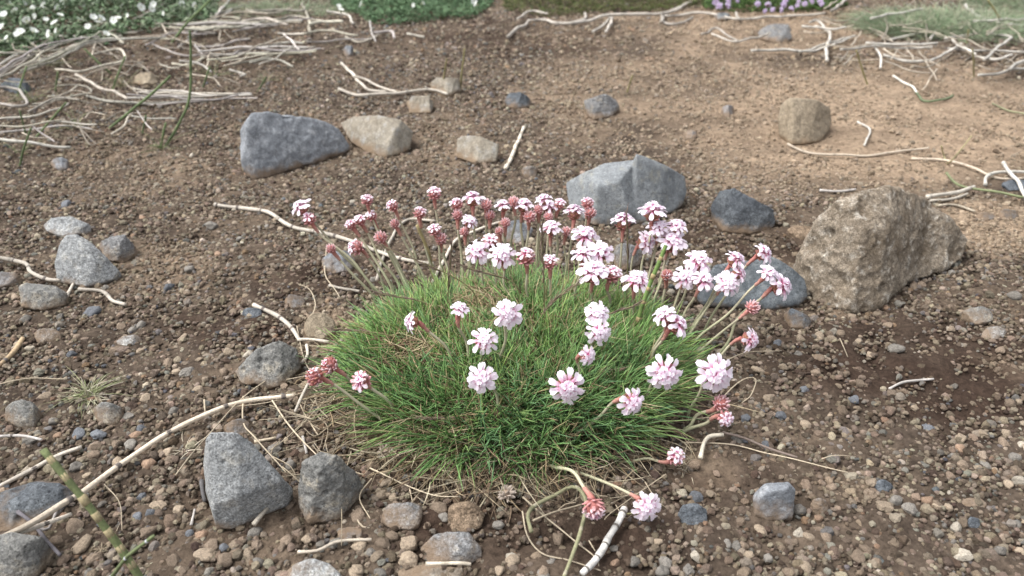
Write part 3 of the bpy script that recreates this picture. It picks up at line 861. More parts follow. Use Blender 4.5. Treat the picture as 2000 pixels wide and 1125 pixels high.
NAMED = [(1525, 808, 30, 'blue'), (1668, 778, 20, 'blue'), (1748, 678, 32, 'grey'), (1813, 833, 24, 'blue'), (1570, 758, 22, 'blue'), (1455, 815, 26, 'blue'), (1492, 868, 22, 'blue'),
         (1750, 975, 30, 'grey'), (1775, 990, 30, 'grey'), (1725, 985, 34, 'tan'), (1865, 1028, 26, 'pale'), (1880, 1080, 40, 'pale'), (1460, 1080, 24, 'tan'), (1500, 1090, 22, 'grey'),
         (1560, 1038, 24, 'pale'), (1580, 1045, 24, 'tan'), (1385, 960, 24, 'tan'), (1600, 1010, 20, 'rust'), (1810, 975, 26, 'rust'), (1832, 985, 24, 'tan'), (1920, 845, 22, 'tan'),
         (1965, 845, 24, 'tan'), (1875, 855, 22, 'tan'), (1925, 905, 20, 'grey'), (1980, 890, 26, 'grey'), (1968, 942, 24, 'tan'), (1738, 798, 18, 'tan'), (1655, 840, 18, 'tan'), (1620, 810, 16, 'tan'),
         (1600, 652, 26, 'tan'), (1625, 660, 22, 'tan'), (1700, 690, 20, 'tan'), (1675, 665, 18, 'tan'), (1785, 795, 16, 'tan'), (1875, 873, 20, 'rust'), (155, 845, 30, 'blue'), (195, 845, 34, 'blue'),
         (275, 835, 24, 'blue'), (250, 810, 24, 'grey'), (105, 820, 22, 'grey'), (60, 860, 26, 'grey'), (265, 845, 28, 'rust'), (230, 865, 24, 'brown'), (290, 905, 30, 'rust'), (270, 1005, 28, 'blue'),
         (295, 1000, 26, 'blue'), (370, 1038, 22, 'blue'), (395, 1042, 26, 'rust'), (437, 1067, 22, 'blue'), (505, 1095, 26, 'grey'), (485, 1080, 24, 'tan'), (440, 1090, 34, 'brown'), (400, 1080, 36, 'tan'),
         (500, 1035, 32, 'grey'), (575, 1020, 26, 'brown'), (560, 1055, 30, 'brown'), (600, 1050, 26, 'tan'), (310, 985, 30, 'tan'), (315, 960, 26, 'tan'), (290, 1035, 32, 'brown'), (145, 1025, 40, 'brown'),
         (160, 1060, 38, 'tan'), (95, 1085, 34, 'tan'), (190, 1085, 36, 'brown'), (330, 880, 28, 'tan'), (185, 885, 30, 'brown'), (150, 910, 30, 'grey'), (115, 850, 20, 'rust'), (340, 1090, 30, 'brown'),
         (745, 965, 26, 'tan'), (768, 970, 24, 'tan'), (700, 1005, 30, 'brown'), (840, 1005, 24, 'pale'), (860, 990, 36, 'brown'), (900, 1002, 18, 'blue'), (765, 1045, 28, 'brown'), (800, 1060, 40, 'tan'),
         (800, 1090, 40, 'tan'), (725, 1075, 26, 'grey'), (700, 1110, 30, 'tan'), (745, 1115, 30, 'grey'), (1000, 1090, 32, 'tan'), (975, 1110, 30, 'tan'), (1075, 1092, 26, 'grey'), (1060, 1120, 30, 'grey'),
         (1285, 1055, 18, 'tan'), (1240, 1095, 26, 'grey'), (1300, 1095, 26, 'grey'), (1345, 1110, 30, 'grey'), (1200, 1070, 18, 'grey'), (1360, 1085, 24, 'pale'), (1420, 1060, 24, 'grey'),
         (1500, 775, 26, 'tan'), (1480, 720, 24, 'tan'), (1530, 715, 20, 'tan'), (1560, 690, 20, 'grey'), (1440, 855, 30, 'grey'), (1410, 795, 20, 'tan'), (340, 800, 26, 'grey'), (440, 780, 24, 'brown'),
         (330, 705, 24, 'brown'), (365, 725, 28, 'grey'), (285, 775, 22, 'tan'), (50, 620, 24, 'grey'), (25, 575, 18, 'tan'), (180, 605, 34, 'blue'), (330, 560, 24, 'blue'), (130, 397, 22, 'blue'),
         (415, 440, 26, 'grey'), (370, 525, 24, 'grey'), (140, 690, 22, 'blue'), (485, 690, 24, 'pale'), (390, 700, 18, 'tan'), (230, 900, 26, 'tan'), (1980, 575, 30, 'grey'), (1640, 650, 22, 'brown')]
for (x, y, w, c) in NAMED:
    p = on_ground(x, y + w * 0.2)
    pebble(p, .9 * w * depth(p) / F, c)
k = 0
while k < 170:
    x, y = rnd.uniform(-10, 2010), 300 + 830 * rnd.random() ** 0.75
    if rnd.random() < blob(np.array([x]), np.array([y]), THIN)[0]: continue
    p = on_ground(x, y)
    if ((p.x - CX) / RX) ** 2 + ((p.y - CY) / RY) ** 2 < 1.05: continue
    pebble(p, rnd.uniform(.0048, .0072), rnd.choices(['tan', 'brown', 'grey', 'blue', 'rust', 'pale'], [34, 40, 18, 2, 3, 3])[0])
    k += 1

# ------------------------------------------------------------------ thrift plant
plant = tag(empty('thrift_plant', (CX, CY, gz(CX, CY))), 'cushion of fine green leaves carrying many pale pink thrift flowers', 'flowering plant')
PO = np.array(plant.location[:])

def dome_mesh():
    n, m = 48, 14
    V, A = [], []
    for a in range(m + 1):
        for b in range(n):
            r = 1.02 * a / m
            t = 2 * math.pi * b / n
            x, y = CX + RX * r * math.cos(t), CY + RY * r * math.sin(t)
            V.append((x, y, surf(x, y) - 0.002 + 0.002 * rnd.random() - (0.006 if a == m else 0)))
            g = rnd.uniform(.7, 1.2)
            A.append((0.17 * g, 0.135 * g, 0.08 * g))
    Q = [(a * n + b, a * n + (b + 1) % n, (a + 1) * n + (b + 1) % n, (a + 1) * n + b) for a in range(m) for b in range(n)]
    b = MB(); b.put(V, quads=Q, col=np.array(A))
    return b.mesh('root_crown', M['straw'], PO)
add('root_crown', dome_mesh(), plant)

def blades(specs, seg=5, flat=1.0):
    """specs: (root, dir, length, half width, droop vector, colour) -> three-sided tapering leaves"""
    b = MB()
    Qt = []
    for i in range(seg):
        for j in range(3):
            k = (j + 1) % 3
            Qt.append((i * 3 + j, i * 3 + k, i * 3 + 3 + k, i * 3 + 3 + j))
    Qt = np.array(Qt)
    tris = np.array([((seg * 3), seg * 3 + 1, seg * 3 + 2)])
    n = len(specs)
    if not n: return b
    root = np.array([s[0] for s in specs], float); d = np.array([s[1] for s in specs], float)
    d /= np.linalg.norm(d, axis=1)[:, None]
    ln = np.array([s[2] for s in specs]); w = np.array([s[3] for s in specs]); dr = np.array([s[4] for s in specs], float); c = np.array([s[5] for s in specs], float)
    side = np.cross(d, np.array([0.13, 0.21, 1.0])); side /= np.linalg.norm(side, axis=1)[:, None] + 1e-9
    ph = R.uniform(0, 6.28, n)
    nn = np.cross(side, d)
    s1 = side * np.cos(ph)[:, None] * 1 + nn * np.sin(ph)[:, None]
    s2 = np.cross(d, s1)
    V = np.zeros((n, (seg + 1) * 3, 3)); C = np.zeros_like(V)
    prof = [0.8, 1, 1, 0.9, 0.65, 0.15] if seg == 5 else list(np.interp(np.linspace(0, 1, seg + 1), [0, .2, .7, 1], [.8, 1, .85, .15]))
    for i in range(seg + 1):
        t = i / seg
        P = root + d * (ln * t)[:, None] + dr * (ln * t * t)[:, None]
        for j, (a, bb) in enumerate(((1, 0.0), (-0.5, .55 * flat), (-.5, -.55 * flat))):
            a_ = a if j == 0 else -a * 0 - 1.0
            if j == 0: off = s1 * (w * prof[i])[:, None]
            elif j == 1: off = -s1 * (w * prof[i])[:, None] + s2 * (w * prof[i] * .25)[:, None]
            else: off = s2 * (w * prof[i] * 0.7)[:, None]
            V[:, i * 3 + j] = P + off
            C[:, i * 3 + j] = c * (0.9 + 0.2 * t)
    base = (np.arange(n) * (seg + 1) * 3)
    Q = (Qt[None] + base[:, None, None]).reshape(-1, 4)
    T = (tris[None] + base[:, None, None]).reshape(-1, 3)
    b.put(V.reshape(-1, 3), quads=Q, tris=T, col=C.reshape(-1, 3))
    return b

def px_patch(p, patches):
    x, y = project(p[0], p[1], p[2])
    return float(max(((1 - min(1, ((x - a) / r1) ** 2 + ((y - b_) / r2) ** 2)) * w for a, b_, r1, r2, w in patches), default=0))
DRYP = [(960, 620, 70, 55, .9), (815, 715, 55, 40, 1.0), (700, 860, 80, 60, .8), (860, 930, 120, 40, .7), (1120, 600, 60, 40, .4), (870, 845, 70, 30, .5), (1330, 860, 60, 40, .4), (1050, 560, 140, 30, .35)]
def cushion_leaves():
    specs, dry = [], []
    tufts = []
    tries = 0
    while len(tufts) < 430 and tries < 20000:
        tries += 1
        t, r = rnd.uniform(0, 6.283), math.sqrt(rnd.random())
        x, y = CX + RX * r * math.cos(t) * (1 - .16 * max(0, -math.sin(t))), CY + RY * r * math.sin(t)
        if any((x - q[0]) ** 2 + (y - q[1]) ** 2 < 0.0062 ** 2 for q in tufts): continue
        tufts.append((x, y, r, t))
    for (x, y, r, t) in tufts:
        z = surf(x, y) - 0.001
        out = np.array([math.cos(t), math.sin(t), 0.0])
        ax = np.array([0, 0, 1.0]) + out * (0.10 + 0.85 * r ** 2.2) + np.array([rnd.gauss(0, .22), rnd.gauss(0, .22), 0])
        ax /= np.linalg.norm(ax)
        dp = px_patch((x, y, z), DRYP)
        green = np.array((0.205, 0.350, 0.112)) * rnd.uniform(.65, 1.2)
        if rnd.random() < .35: green = np.array((0.180, 0.312, 0.130)) * rnd.uniform(.7, 1.2)
        if rnd.random() < .25: green = np.array((0.280, 0.390, 0.125)) * rnd.uniform(.75, 1.15)
        if out[1] < -.4 and r > .6: green = green * np.array((.9, .95, 1.05))
        L0 = rnd.uniform(.021, .034) * (1.12 if r > .7 else 1.0) * (0.75 if dp > .5 else 1)
        for i in range(int(40 * (1 - .6 * dp))):
            d = ax + np.array([rnd.gauss(0, .48), rnd.gauss(0, .48), rnd.gauss(0, .28)])
            d /= np.linalg.norm(d)
            if d[2] < .02: d[2] = abs(d[2]) * .5 + .03
            drp = d * np.array([1, 1, 0]) * rnd.uniform(0, .25) + np.array([0, 0, -rnd.uniform(.0, .25)])
            rt = np.array([x + rnd.gauss(0, .0022), y + rnd.gauss(0, .0022), z])
            c = green * rnd.uniform(.75, 1.3)
            if rnd.random() < .10: c = np.array((.40, .32, .18)) * rnd.uniform(.6, 1.1)
            specs.append((rt, d, L0 * rnd.uniform(.55, 1.15), rnd.uniform(.00040, .00060), drp, c))
        for i in range(int(9 + 26 * dp)):
            d = np.array([rnd.gauss(0, 1), rnd.gauss(0, 1), abs(rnd.gauss(.25, .25))])
            rt = np.array([x + rnd.gauss(0, .006), y + rnd.gauss(0, .006), z + rnd.uniform(.0, .010 + .006 * dp)])
            c = np.array(rnd.choice([(.34, .26, .15), (.26, .19, .11), (.42, .35, .22), (.18, .12, .075)])) * rnd.uniform(.7, 1.15)
            dry.append((rt, d, rnd.uniform(.010, .022), rnd.uniform(.0003, .0005), np.array([rnd.gauss(0, .35), rnd.gauss(0, .35), rnd.uniform(-.3, .1)]), c))
    for i in range(260):     # old straw culms standing among the leaves
        x, y = CX + rnd.gauss(0, .05), CY + .02 + rnd.gauss(0, .045)
        if ((x - CX) / RX) ** 2 + ((y - CY) / RY) ** 2 > .9: continue
        dry.append((np.array([x, y, surf(x, y)]), np.array([rnd.gauss(0, .45), rnd.gauss(0, .45), 1.0]), rnd.uniform(.022, .046), rnd.uniform(.00025, .0004), np.array([rnd.gauss(0, .35), rnd.gauss(0, .3), -rnd.uniform(0, .4)]),
                    np.array(rnd.choice([(.45, .39, .22), (.38, .36, .20), (.30, .22, .13)])) * rnd.uniform(.7, 1.1)))
    # dead leaf litter hanging over the rim
    for i in range(2300):
        t = rnd.gauss(-2.2, .85)
        r = rnd.gauss(1.03, .10)
        x, y = CX + RX * r * math.cos(t), CY + RY * r * math.sin(t)
        d = np.array([math.cos(t) * .6 + rnd.gauss(0, .7), math.sin(t) * .6 + rnd.gauss(0, .7), rnd.gauss(.1, .25)])
        c = np.array(rnd.choice([(.36, .29, .19), (.27, .20, .12), (.44, .38, .27), (.17, .12, .08)])) * rnd.uniform(.65, 1.1)
        dry.append((np.array([x, y, surf(x, y) + rnd.uniform(.001, .006)]), d, rnd.uniform(.010, .026), rnd.uniform(.0003, .0005), np.array([rnd.gauss(0, .4), rnd.gauss(0, .4), rnd.uniform(-.25, .05)]), c))
    o = add('leaves', blades(specs, 4).mesh('leaves', M['leaf'], PO), plant); o['kind'] = 'stuff'
    o = add('dead_leaves', blades(dry, 3).mesh('dead_leaves', M['straw'], PO), plant); o['kind'] = 'stuff'
cushion_leaves()

# floret meshes (unit size)
def petal_into(b, ang, open_, cup, wid, ln):
    ns, nw = 6, 3
    V, A = [], []
    ca, sa = math.cos(ang), math.sin(ang)
    for i in range(ns + 1):
        s = i / ns
        rho = .05 + ln * (.95 * s ** 1.15) * open_
        z = .34 * (1 - (1 - s) ** 2.2) * (1.5 - .6 * open_) - .10 * open_ * s ** 3
        hw = wid * (.22 + .78 * min(1, s / .72) ** 1.5)
        if s > .82: hw *= math.sqrt(max(0.12, 1 - ((s - .82) / .20) ** 2))
        for j in range(nw + 1):
            u = j / nw * 2 - 1
            rr = rho - (.06 * (1 - abs(u)) if i == ns else 0)
            x, y = rr, u * hw
            V.append((x * ca - y * sa, x * sa + y * ca, z + cup * u * u * hw + .012 * rnd.uniform(-1, 1)))
            A.append(s)
    Q = [(i * (nw + 1) + j, i * (nw + 1) + j + 1, (i + 1) * (nw + 1) + j + 1, (i + 1) * (nw + 1) + j) for i in range(ns) for j in range(nw)]
    b.put(V, quads=Q, along=np.array(A))

def floret_data(outer, open_):
    b = MB()
    ph = rnd.uniform(0, 6.28)
    for k in range(5):
        if outer:                      # +x points away from the middle of the head
            a_ = (0, .95, -.95, 2.2, -2.2)[k] + rnd.gauss(0, .1)
            ln = (1.0, .95, .95, .55, .55)[k] * rnd.uniform(.9, 1.08)
            petal_into(b, a_, open_ * rnd.uniform(.95, 1.05), rnd.uniform(-.1, .35), rnd.uniform(.165, .20), ln)
        else:
            petal_into(b, ph + k * 2 * math.pi / 5 + rnd.gauss(0, .08), open_ * rnd.uniform(.9, 1.08), rnd.uniform(.1, .4), rnd.uniform(.27, .33), rnd.uniform(.9, 1.08))
    V, Q, T, ring = tube([(0, 0, -.45), (0, 0, -.1), (0, 0, .10)], [.06, .08, .09], 6)
    b.put(V, quads=Q, tris=T, along=np.where(ring < 2, .3, .05))
    for k in range(4):   # stamens
        a = rnd.uniform(0, 6.28); r_ = rnd.uniform(.05, .14)
        V, Q, T, ring = tube([(0, 0, .05), (r_ * .6 * math.cos(a), r_ * .6 * math.sin(a), .22), (r_ * math.cos(a), r_ * math.sin(a), .32)], [.016, .016, .03], 4)
        b.put(V, quads=Q, tris=T, along=np.where(ring < 2, .5, .25))
    return b
FLOR = [floret_data(True, o) for o in (1.0, 1.03, .96, 1.0)] + [floret_data(False, o) for o in (.95, .8, .65, 1.0)]
def floret_basis(d, outer, roll):
    d = Vector(d).normalized()
    if not outer: return basis(d, roll)
    x = Vector((d.x, d.y, 0)); x = (x - d * x.dot(d)).normalized()
    y = d.cross(x)
    return Matrix((x, y, d)).transposed()
FLOR_ME = [b.mesh('floret', M['petal']) for b in FLOR]

SPH = sphere_np(7, 5)
def scale_into(b, pos, dirn, size, c0, c1, flat=.55, roll=0):
    """a bract or calyx: pointed egg"""
    m = np.array(basis(dirn, roll))
    V = SPH[0].copy()
    tip = (V[:, 2] + 1) / 2
    V[:, 0] *= (1 - .55 * tip) ; V[:, 1] *= (1 - .55 * tip) * flat
    V = V * np.array([.5, .5, .8]) * size
    W = V @ m.T + np.asarray(pos)
    b.put(W, quads=SPH[1], tris=SPH[2], col=np.outer(1 - tip, c0) + np.outer(tip, c1))

BROWN, RED, PINK, PALE = np.array((.24, .11, .065)), np.array((.40, .14, .125)), np.array((.60, .29, .30)), np.array((.76, .56, .58))
def fib(n, zmin, zmax):
    out = []
    for k in range(n):
        z = zmax - (zmax - zmin) * (k + .5) / n
        t = k * 2.39996 + rnd.uniform(-.2, .2)
        r_ = math.sqrt(max(0, 1 - z * z))
        out.append(Vector((r_ * math.cos(t), r_ * math.sin(t), z)))
    return out

def cup_data(kind):
    """unit head: axis +z, stalk joins at z = -0.45"""
    b = MB()
    if kind == 'full':
        V, Q, T = sphere_np(10, 7)
        b.put(V * np.array([.40, .40, .34]) + np.array([0, 0, -.08]), quads=Q, tris=T, col=BROWN)
        for d in fib(13, -.95, -.05):
            scale_into(b, d * .34 + Vector((0, 0, -.06)), (d.x, d.y, d.z + .9), .34, BROWN * rnd.uniform(.8, 1.3), RED * .6 + PINK * rnd.uniform(.2, .5), .5, rnd.uniform(-.3, .3))
        for d in fib(12, .1, .95):
            scale_into(b, d * .36, d, .26, PINK * .8, PALE, .8)
    elif kind == 'half':
        V, Q, T = sphere_np(10, 7)
        b.put(V * np.array([.5, .5, .46]), quads=Q, tris=T, col=RED * .8)
        for d in fib(18, -.95, .25):
            scale_into(b, d * .46, (d.x, d.y, d.z + .8), .42, BROWN * .5 + RED * rnd.uniform(.3, .7), PINK * rnd.uniform(.8, 1.2), .5, rnd.uniform(-.3, .3))
        for d in fib(14, .2, .98):
            scale_into(b, d * .48, d + Vector((0, 0, .3)), .34, PINK * .85, PALE * rnd.uniform(.85, 1.05), .8)
    elif kind == 'bud':
        V, Q, T = sphere_np(10, 7)
        b.put(V * np.array([.6, .6, .62]), quads=Q, tris=T, col=RED)
        for d in fib(34, -.95, .98):
            k_ = (d.z + 1) / 2
            scale_into(b, d * Vector((.6, .6, .62)).x, (d.x, d.y, d.z + .9), .46, RED * (1 - k_) + PINK * k_ * .9, PINK * (1 - k_) + PALE * k_ * rnd.uniform(.8, 1.05), .55, rnd.uniform(-.4, .4))
    else:  # withered
        V, Q, T = sphere_np(10, 7)
        b.put(V * np.array([.6, .6, .55]), quads=Q, tris=T, col=RED * .7)
        for d in fib(46, -.8, .98):
            k_ = (d.z + 1) / 2
            c = rnd.choice([RED * 1.0, PINK * .95, np.array((.50, .24, .17)), PALE * .9])
            scale_into(b, d * .55, (d.x + rnd.gauss(0, .3), d.y + rnd.gauss(0, .3), d.z + .9), .44, RED, c, .6, rnd.uniform(-1, 1))
    return b
CUPS = {k: [cup_data(k).mesh('bract_cup', M['bract']) for _ in range(3)] for k in ('full', 'half', 'bud', 'dry')}

def head_florets(kind, axis, w):
    out = []
    off = rnd.uniform(0, 6.28)
    # (count, tilt, jitter, size, distance from the middle, outer?)
    if kind == 'full':
        op = rnd.uniform(.44, .68)
        if w >= 40: rings = [(rnd.choice((5, 5, 6)), op, .07, .82, .26, True), (rnd.choice((3, 4)), .42, .12, .44, .46, False), (1, .05, .1, .36, .5, False)]
        else: rings = [(5, op, .07, .80, .26, True), (3, .3, .12, .46, .42, False)]
    elif kind == 'half': rings = [(rnd.choice((2, 3, 4)), .42, .12, .62, .42, True), (1, .15, .15, .4, .5, False)]
    elif kind == 'dry': rings = [(1, .6, .2, .45, .5, False)]
    else: rings = []
    for n, th, j, sz, r0, outer in rings:
        off += .5
        for k in range(n):
            a = off + 2 * math.pi * k / n + rnd.gauss(0, .12)
            t = max(.02, th + rnd.gauss(0, j))
            d = Vector((math.sin(t) * math.cos(a), math.sin(t) * math.sin(a), math.cos(t)))
            v = rnd.randrange(4) + (0 if outer else 4)
            m = Matrix.Translation(d * r0 + Vector((0, 0, .02))) @ floret_basis(d, outer, rnd.uniform(0, 6.28)).to_4x4() @ Matrix.Scale(sz * rnd.uniform(.9, 1.1), 4)
            out.append((m, v))
    return out

# x, y of the head, width, kind, axis (right, up, towards the viewer), stalk foot x, y, [height if lying, or None]
U = (0, 1, .15)
FL = [(587, 403, 42, 'full', (-.45, .9, 0), 735, 575), (602, 425, 34, 'half', (-.35, .9, .1), 748, 582), (717, 388, 29, 'half', (.05, 1, 0), 795, 572), (683, 437, 27, 'half', (-.5, .8, .1), 772, 578),
      (702, 428, 29, 'half', (-.2, .9, .2), 785, 575), (724, 420, 27, 'half', (-.3, .9, .2), 803, 572), (765, 400, 29, 'half', (-.4, .8, .2), 832, 570), (770, 435, 20, 'bud', (-.3, .9, .1), 842, 572),
      (742, 462, 27, 'bud', (-.4, .8, .2), 805, 585), (692, 482, 38, 'half', (-.8, .5, .3), 765, 605), (645, 484, 21, 'bud', (-.4, .9, 0), 735, 590), (820, 413, 31, 'half', (.15, 1, 0), 856, 570),
      (848, 375, 34, 'half', (.05, 1, .05), 880, 565), (848, 447, 31, 'half', (-.1, 1, .2), 880, 595), (862, 464, 24, 'bud', (.1, 1, .2), 888, 595), (892, 396, 31, 'half', (0, 1, 0), 905, 568),
      (893, 417, 22, 'bud', (0, 1, 0), 908, 575), (923, 386, 44, 'full', (0, 1, -.25), 935, 566), (950, 397, 24, 'bud', (.1, 1, 0), 955, 568), (957, 418, 21, 'bud', (0, 1, 0), 965, 572),
      (918, 432, 33, 'full', (.35, .8, .4), 928, 585), (906, 451, 19, 'bud', (-.2, 1, .1), 915, 585), (983, 400, 36, 'full', (0, 1, -.05), 985, 568), (987, 433, 21, 'bud', (0, 1, .1), 988, 580),
      (975, 450, 18, 'bud', U, 978, 585), (1003, 392, 23, 'bud', U, 1005, 568), (1023, 399, 40, 'full', (.1, 1, -.05), 1015, 566), (1035, 421, 26, 'bud', (.2, .9, .2), 1030, 575),
      (1062, 389, 36, 'full', (-.1, 1, 0), 1050, 566), (1074, 401, 36, 'full', (.2, .9, .1), 1060, 568), (1094, 396, 27, 'half', (.2, .9, .2), 1080, 570), (1052, 407, 21, 'bud', U, 1048, 572),
      (1071, 421, 20, 'bud', U, 1068, 578), (1121, 412, 44, 'full', (0, .9, -.45), 1096, 585), (1148, 394, 30, 'half', (.1, 1, 0), 1132, 570), (1153, 413, 25, 'bud', U, 1142, 575),
      (1076, 444, 44, 'full', (0, 1, .1), 1080, 595), (1106, 450, 20, 'bud', U, 1098, 590), (1144, 458, 54, 'full', (.15, .9, .25), 1112, 605), (957, 470, 38, 'half', (-.1, .8, .5), 972, 605),
      (933, 490, 50, 'full', (-.1, .75, .6), 952, 605), (980, 498, 54, 'full', (.05, .75, .55), 1002, 615), (1027, 498, 45, 'half', (0, 1, .15), 1036, 622), (1075, 509, 36, 'half', (0, 1, .15), 1076, 632),
      (1138, 494, 44, 'full', (-.1, 1, .1), 1112, 622), (1173, 491, 54, 'full', (.1, .8, .5), 1142, 622), (1158, 531, 64, 'full', (-.05, .95, .25), 1150, 645), (1197, 532, 44, 'half', (.2, .9, .15), 1182, 645),
      (1217, 430, 52, 'full', (0, .9, -.35), 1203, 595), (1275, 411, 58, 'full', (.05, 1, -.15), 1242, 605), (1286, 444, 44, 'full', (-.1, .9, .3), 1252, 608), (1322, 441, 44, 'full', (.1, .95, .1), 1272, 608),
      (1263, 473, 50, 'full', (.6, .5, .4), 1222, 605), (1313, 471, 60, 'full', (.1, .85, .35), 1272, 615), (1244, 547, 56, 'full', (0, .9, .35), 1226, 662), (1303, 536, 27, 'dry', (0, .9, .3), 1290, 645),
      (1365, 508, 56, 'full', (.05, .85, .4), 1300, 652), (1340, 541, 50, 'full', (-.1, .6, .7), 1292, 662), (1375, 546, 48, 'full', (.2, .85, .3), 1312, 672), (1438, 506, 46, 'full', (.5, .8, .1), 1342, 664),
      (1444, 534, 40, 'full', (.7, .5, .2), 1338, 672), (1422, 554, 52, 'full', (.1, .6, .7), 1332, 682), (1493, 494, 44, 'full', (.7, .6, .3), 1372, 655), (1501, 533, 40, 'full', (.2, .8, .4), 1342, 692),
      (1528, 559, 56, 'full', (.75, .45, .4), 1402, 695), (1472, 598, 30, 'bud', (.5, .8, .2), 1342, 714), (1297, 614, 46, 'full', (-.4, .8, .2), 1252, 732), (1325, 633, 54, 'full', (.6, .5, .1), 1264, 742),
      (1467, 664, 48, 'full', (.85, .1, .5), 1382, 732), (1166, 611, 46, 'full', (.1, .75, .55), 1152, 722), (1170, 648, 50, 'full', (.1, .4, .9), 1152, 732), (1148, 694, 42, 'full', (.55, .3, .7), 1122, 772),
      (991, 612, 58, 'full', (0, .45, .85), 972, 742), (898, 603, 40, 'full', (.25, .9, .15), 926, 732), (802, 628, 42, 'full', (-.85, .3, .25), 902, 742), (945, 665, 54, 'full', (.1, .7, .6), 936, 742),
      (942, 738, 58, 'full', (0, .4, .9), 986, 822), (1108, 756, 70, 'full', (.05, .25, .97), 1106, 832), (1235, 786, 56, 'full', (.4, .2, .85), 1112, 872), (1299, 729, 70, 'full', (.1, .3, .9), 1252, 812),
      (1397, 728, 72, 'full', (.1, .45, .85), 1342, 822), (704, 744, 48, 'half', (-.1, .6, .8), 792, 832), (640, 713, 40, 'dry', (-.6, .6, .3), 742, 802), (612, 735, 42, 'dry', (-.6, .5, .4), 772, 852),
      (1411, 786, 34, 'bud', (.3, .7, .4), 1332, 842), (1418, 818, 36, 'half', (.2, .3, .9), 1332, 852), (1321, 889, 42, 'half', (.25, .95, .3), 1202, 902, .012), (1160, 999, 56, 'half', (.05, -.55, .75), 1062, 902, .018),
      (1262, 990, 62, 'full', (.15, .3, .9), 1082, 912, .014)]
order = sorted(range(len(FL)), key=lambda i: -FL[i][2] * (1 if FL[i][3] == 'full' else .3))
single, cnt = set(), 0
for i in order:
    if FL[i][3] == 'full' and cnt + 10 <= 298:
        single.add(i); cnt += 10

def build_flower(i):
    f = FL[i]
    x, y, w, kind, ax, bx, by = f[:7]
    A = Vector((ax[0], -ax[2], ax[1])).normalized()
    B = on_surf(bx, by)
    if len(f) > 7:
        r = ray(x, y); c = CAM + r * ((gz(0, .3) + f[7] - CAM_H) / r.z)
    else:
        c = at_depth_y(x, y, B.y + (0.012 if y < 480 else 0.0) - .012 * ax[2] * (y > 560))
    Rr = .5 * w * depth(c) / F
    Rr *= {'full': 1.20, 'half': 1.22, 'bud': 1.2, 'dry': 1.15}[kind]
    H = c - A * (.22 * Rr)
    foot = H - A * (.42 * Rr)
    Ln = (foot - B).length
    t0 = Vector((foot.x - B.x, foot.y - B.y, 0)) * .5 + Vector((0, 0, .75 * Ln))
    t1 = (A * .8 + (foot - B).normalized() * .7).normalized() * Ln * .8
    if len(f) > 7: t0 = (foot - B) * .9 + Vector((0, 0, .25 * Ln)); 
    P = []
    jx, jy = rnd.gauss(0, .0012), rnd.gauss(0, .0012)
    for k in range(15):
        t = k / 14
        h = (2 * t ** 3 - 3 * t ** 2 + 1, t ** 3 - 2 * t ** 2 + t, -2 * t ** 3 + 3 * t ** 2, t ** 3 - t ** 2)
        q = B * h[0] + t0 * h[1] + foot * h[2] + t1 * h[3]
        q = q + Vector((jx, jy, 0)) * math.sin(t * 9) * (t * (1 - t)) * 4
        P.append(q[:])
    P = np.array(P); P[0, 2] -= .003
    rad = .00086 * (.9 + .25 * rnd.random())
    b = MB()
    V, Q, T, ring = tube(P, np.linspace(rad * 1.1, rad * .9, 15), 6)
    g = rnd.uniform(.8, 1.15)
    tt = (ring / 14.0)[:, None]
    b.put(V, quads=Q, tris=T, col=(1 - tt) * np.array((.27, .29, .17)) * g + tt * np.array((.42, .37, .27)) * g)
    st = add('flower_stalk', b.mesh('flower_stalk', M['stalk'], PO), plant)
    # papery sheath under the head
    ls = min(.009, Ln * .35)
    Pr, s = resample(P, .0008)
    k = s > s[-1] - ls
    Ps = Pr[k]
    if len(Ps) > 3:
        b = MB()
        V, Q, T, ring = tube(Ps, np.linspace(rad * 1.15, rad * 1.9, len(Ps)), 6)
        V += np.array([[rnd.gauss(0, rad * .12) for _ in range(3)] for _ in range(len(V))])
        tt = (ring / (len(Ps) - 1.0))[:, None]
        b.put(V, quads=Q, tris=T, col=(1 - tt) * np.array((.44, .25, .20)) + tt * np.array((.40, .14, .12)))
        add('sheath', b.mesh('sheath', M['bract'], PO), st)
    m3 = basis(A, rnd.uniform(0, 6.28))
    Mw = Matrix.Translation(H - Vector(PO)) @ m3.to_4x4() @ Matrix.Scale(Rr, 4)
    cu = add('bract_cup', rnd.choice(CUPS[kind]), st)
    cu.matrix_local = Mw
    fl = head_florets(kind, A, w)
    if i in single:
        for (m_, v) in fl:
            o = add('floret', FLOR_ME[v], st)
            o.matrix_local = Mw @ m_
    elif fl:
        b = MB()
        for (m_, v) in fl:
            mm = np.array(m_)
            src = FLOR[v]
            Vv = np.concatenate(src.V)
            b.put(Vv @ mm[:3, :3].T + mm[:3, 3], quads=np.concatenate(src.Q), tris=np.concatenate(src.T), along=np.concatenate(src.A['along']))
        o = add('florets', b.mesh('florets', M['petal']), st)
        o.matrix_local = Mw
        o['kind'] = 'stuff'
    if kind == 'dry': cu['label'] = 'withered reddish flower head'
    if kind == 'bud': cu['label'] = 'closed pink flower bud'
for i in range(len(FL)):
    build_flower(i)

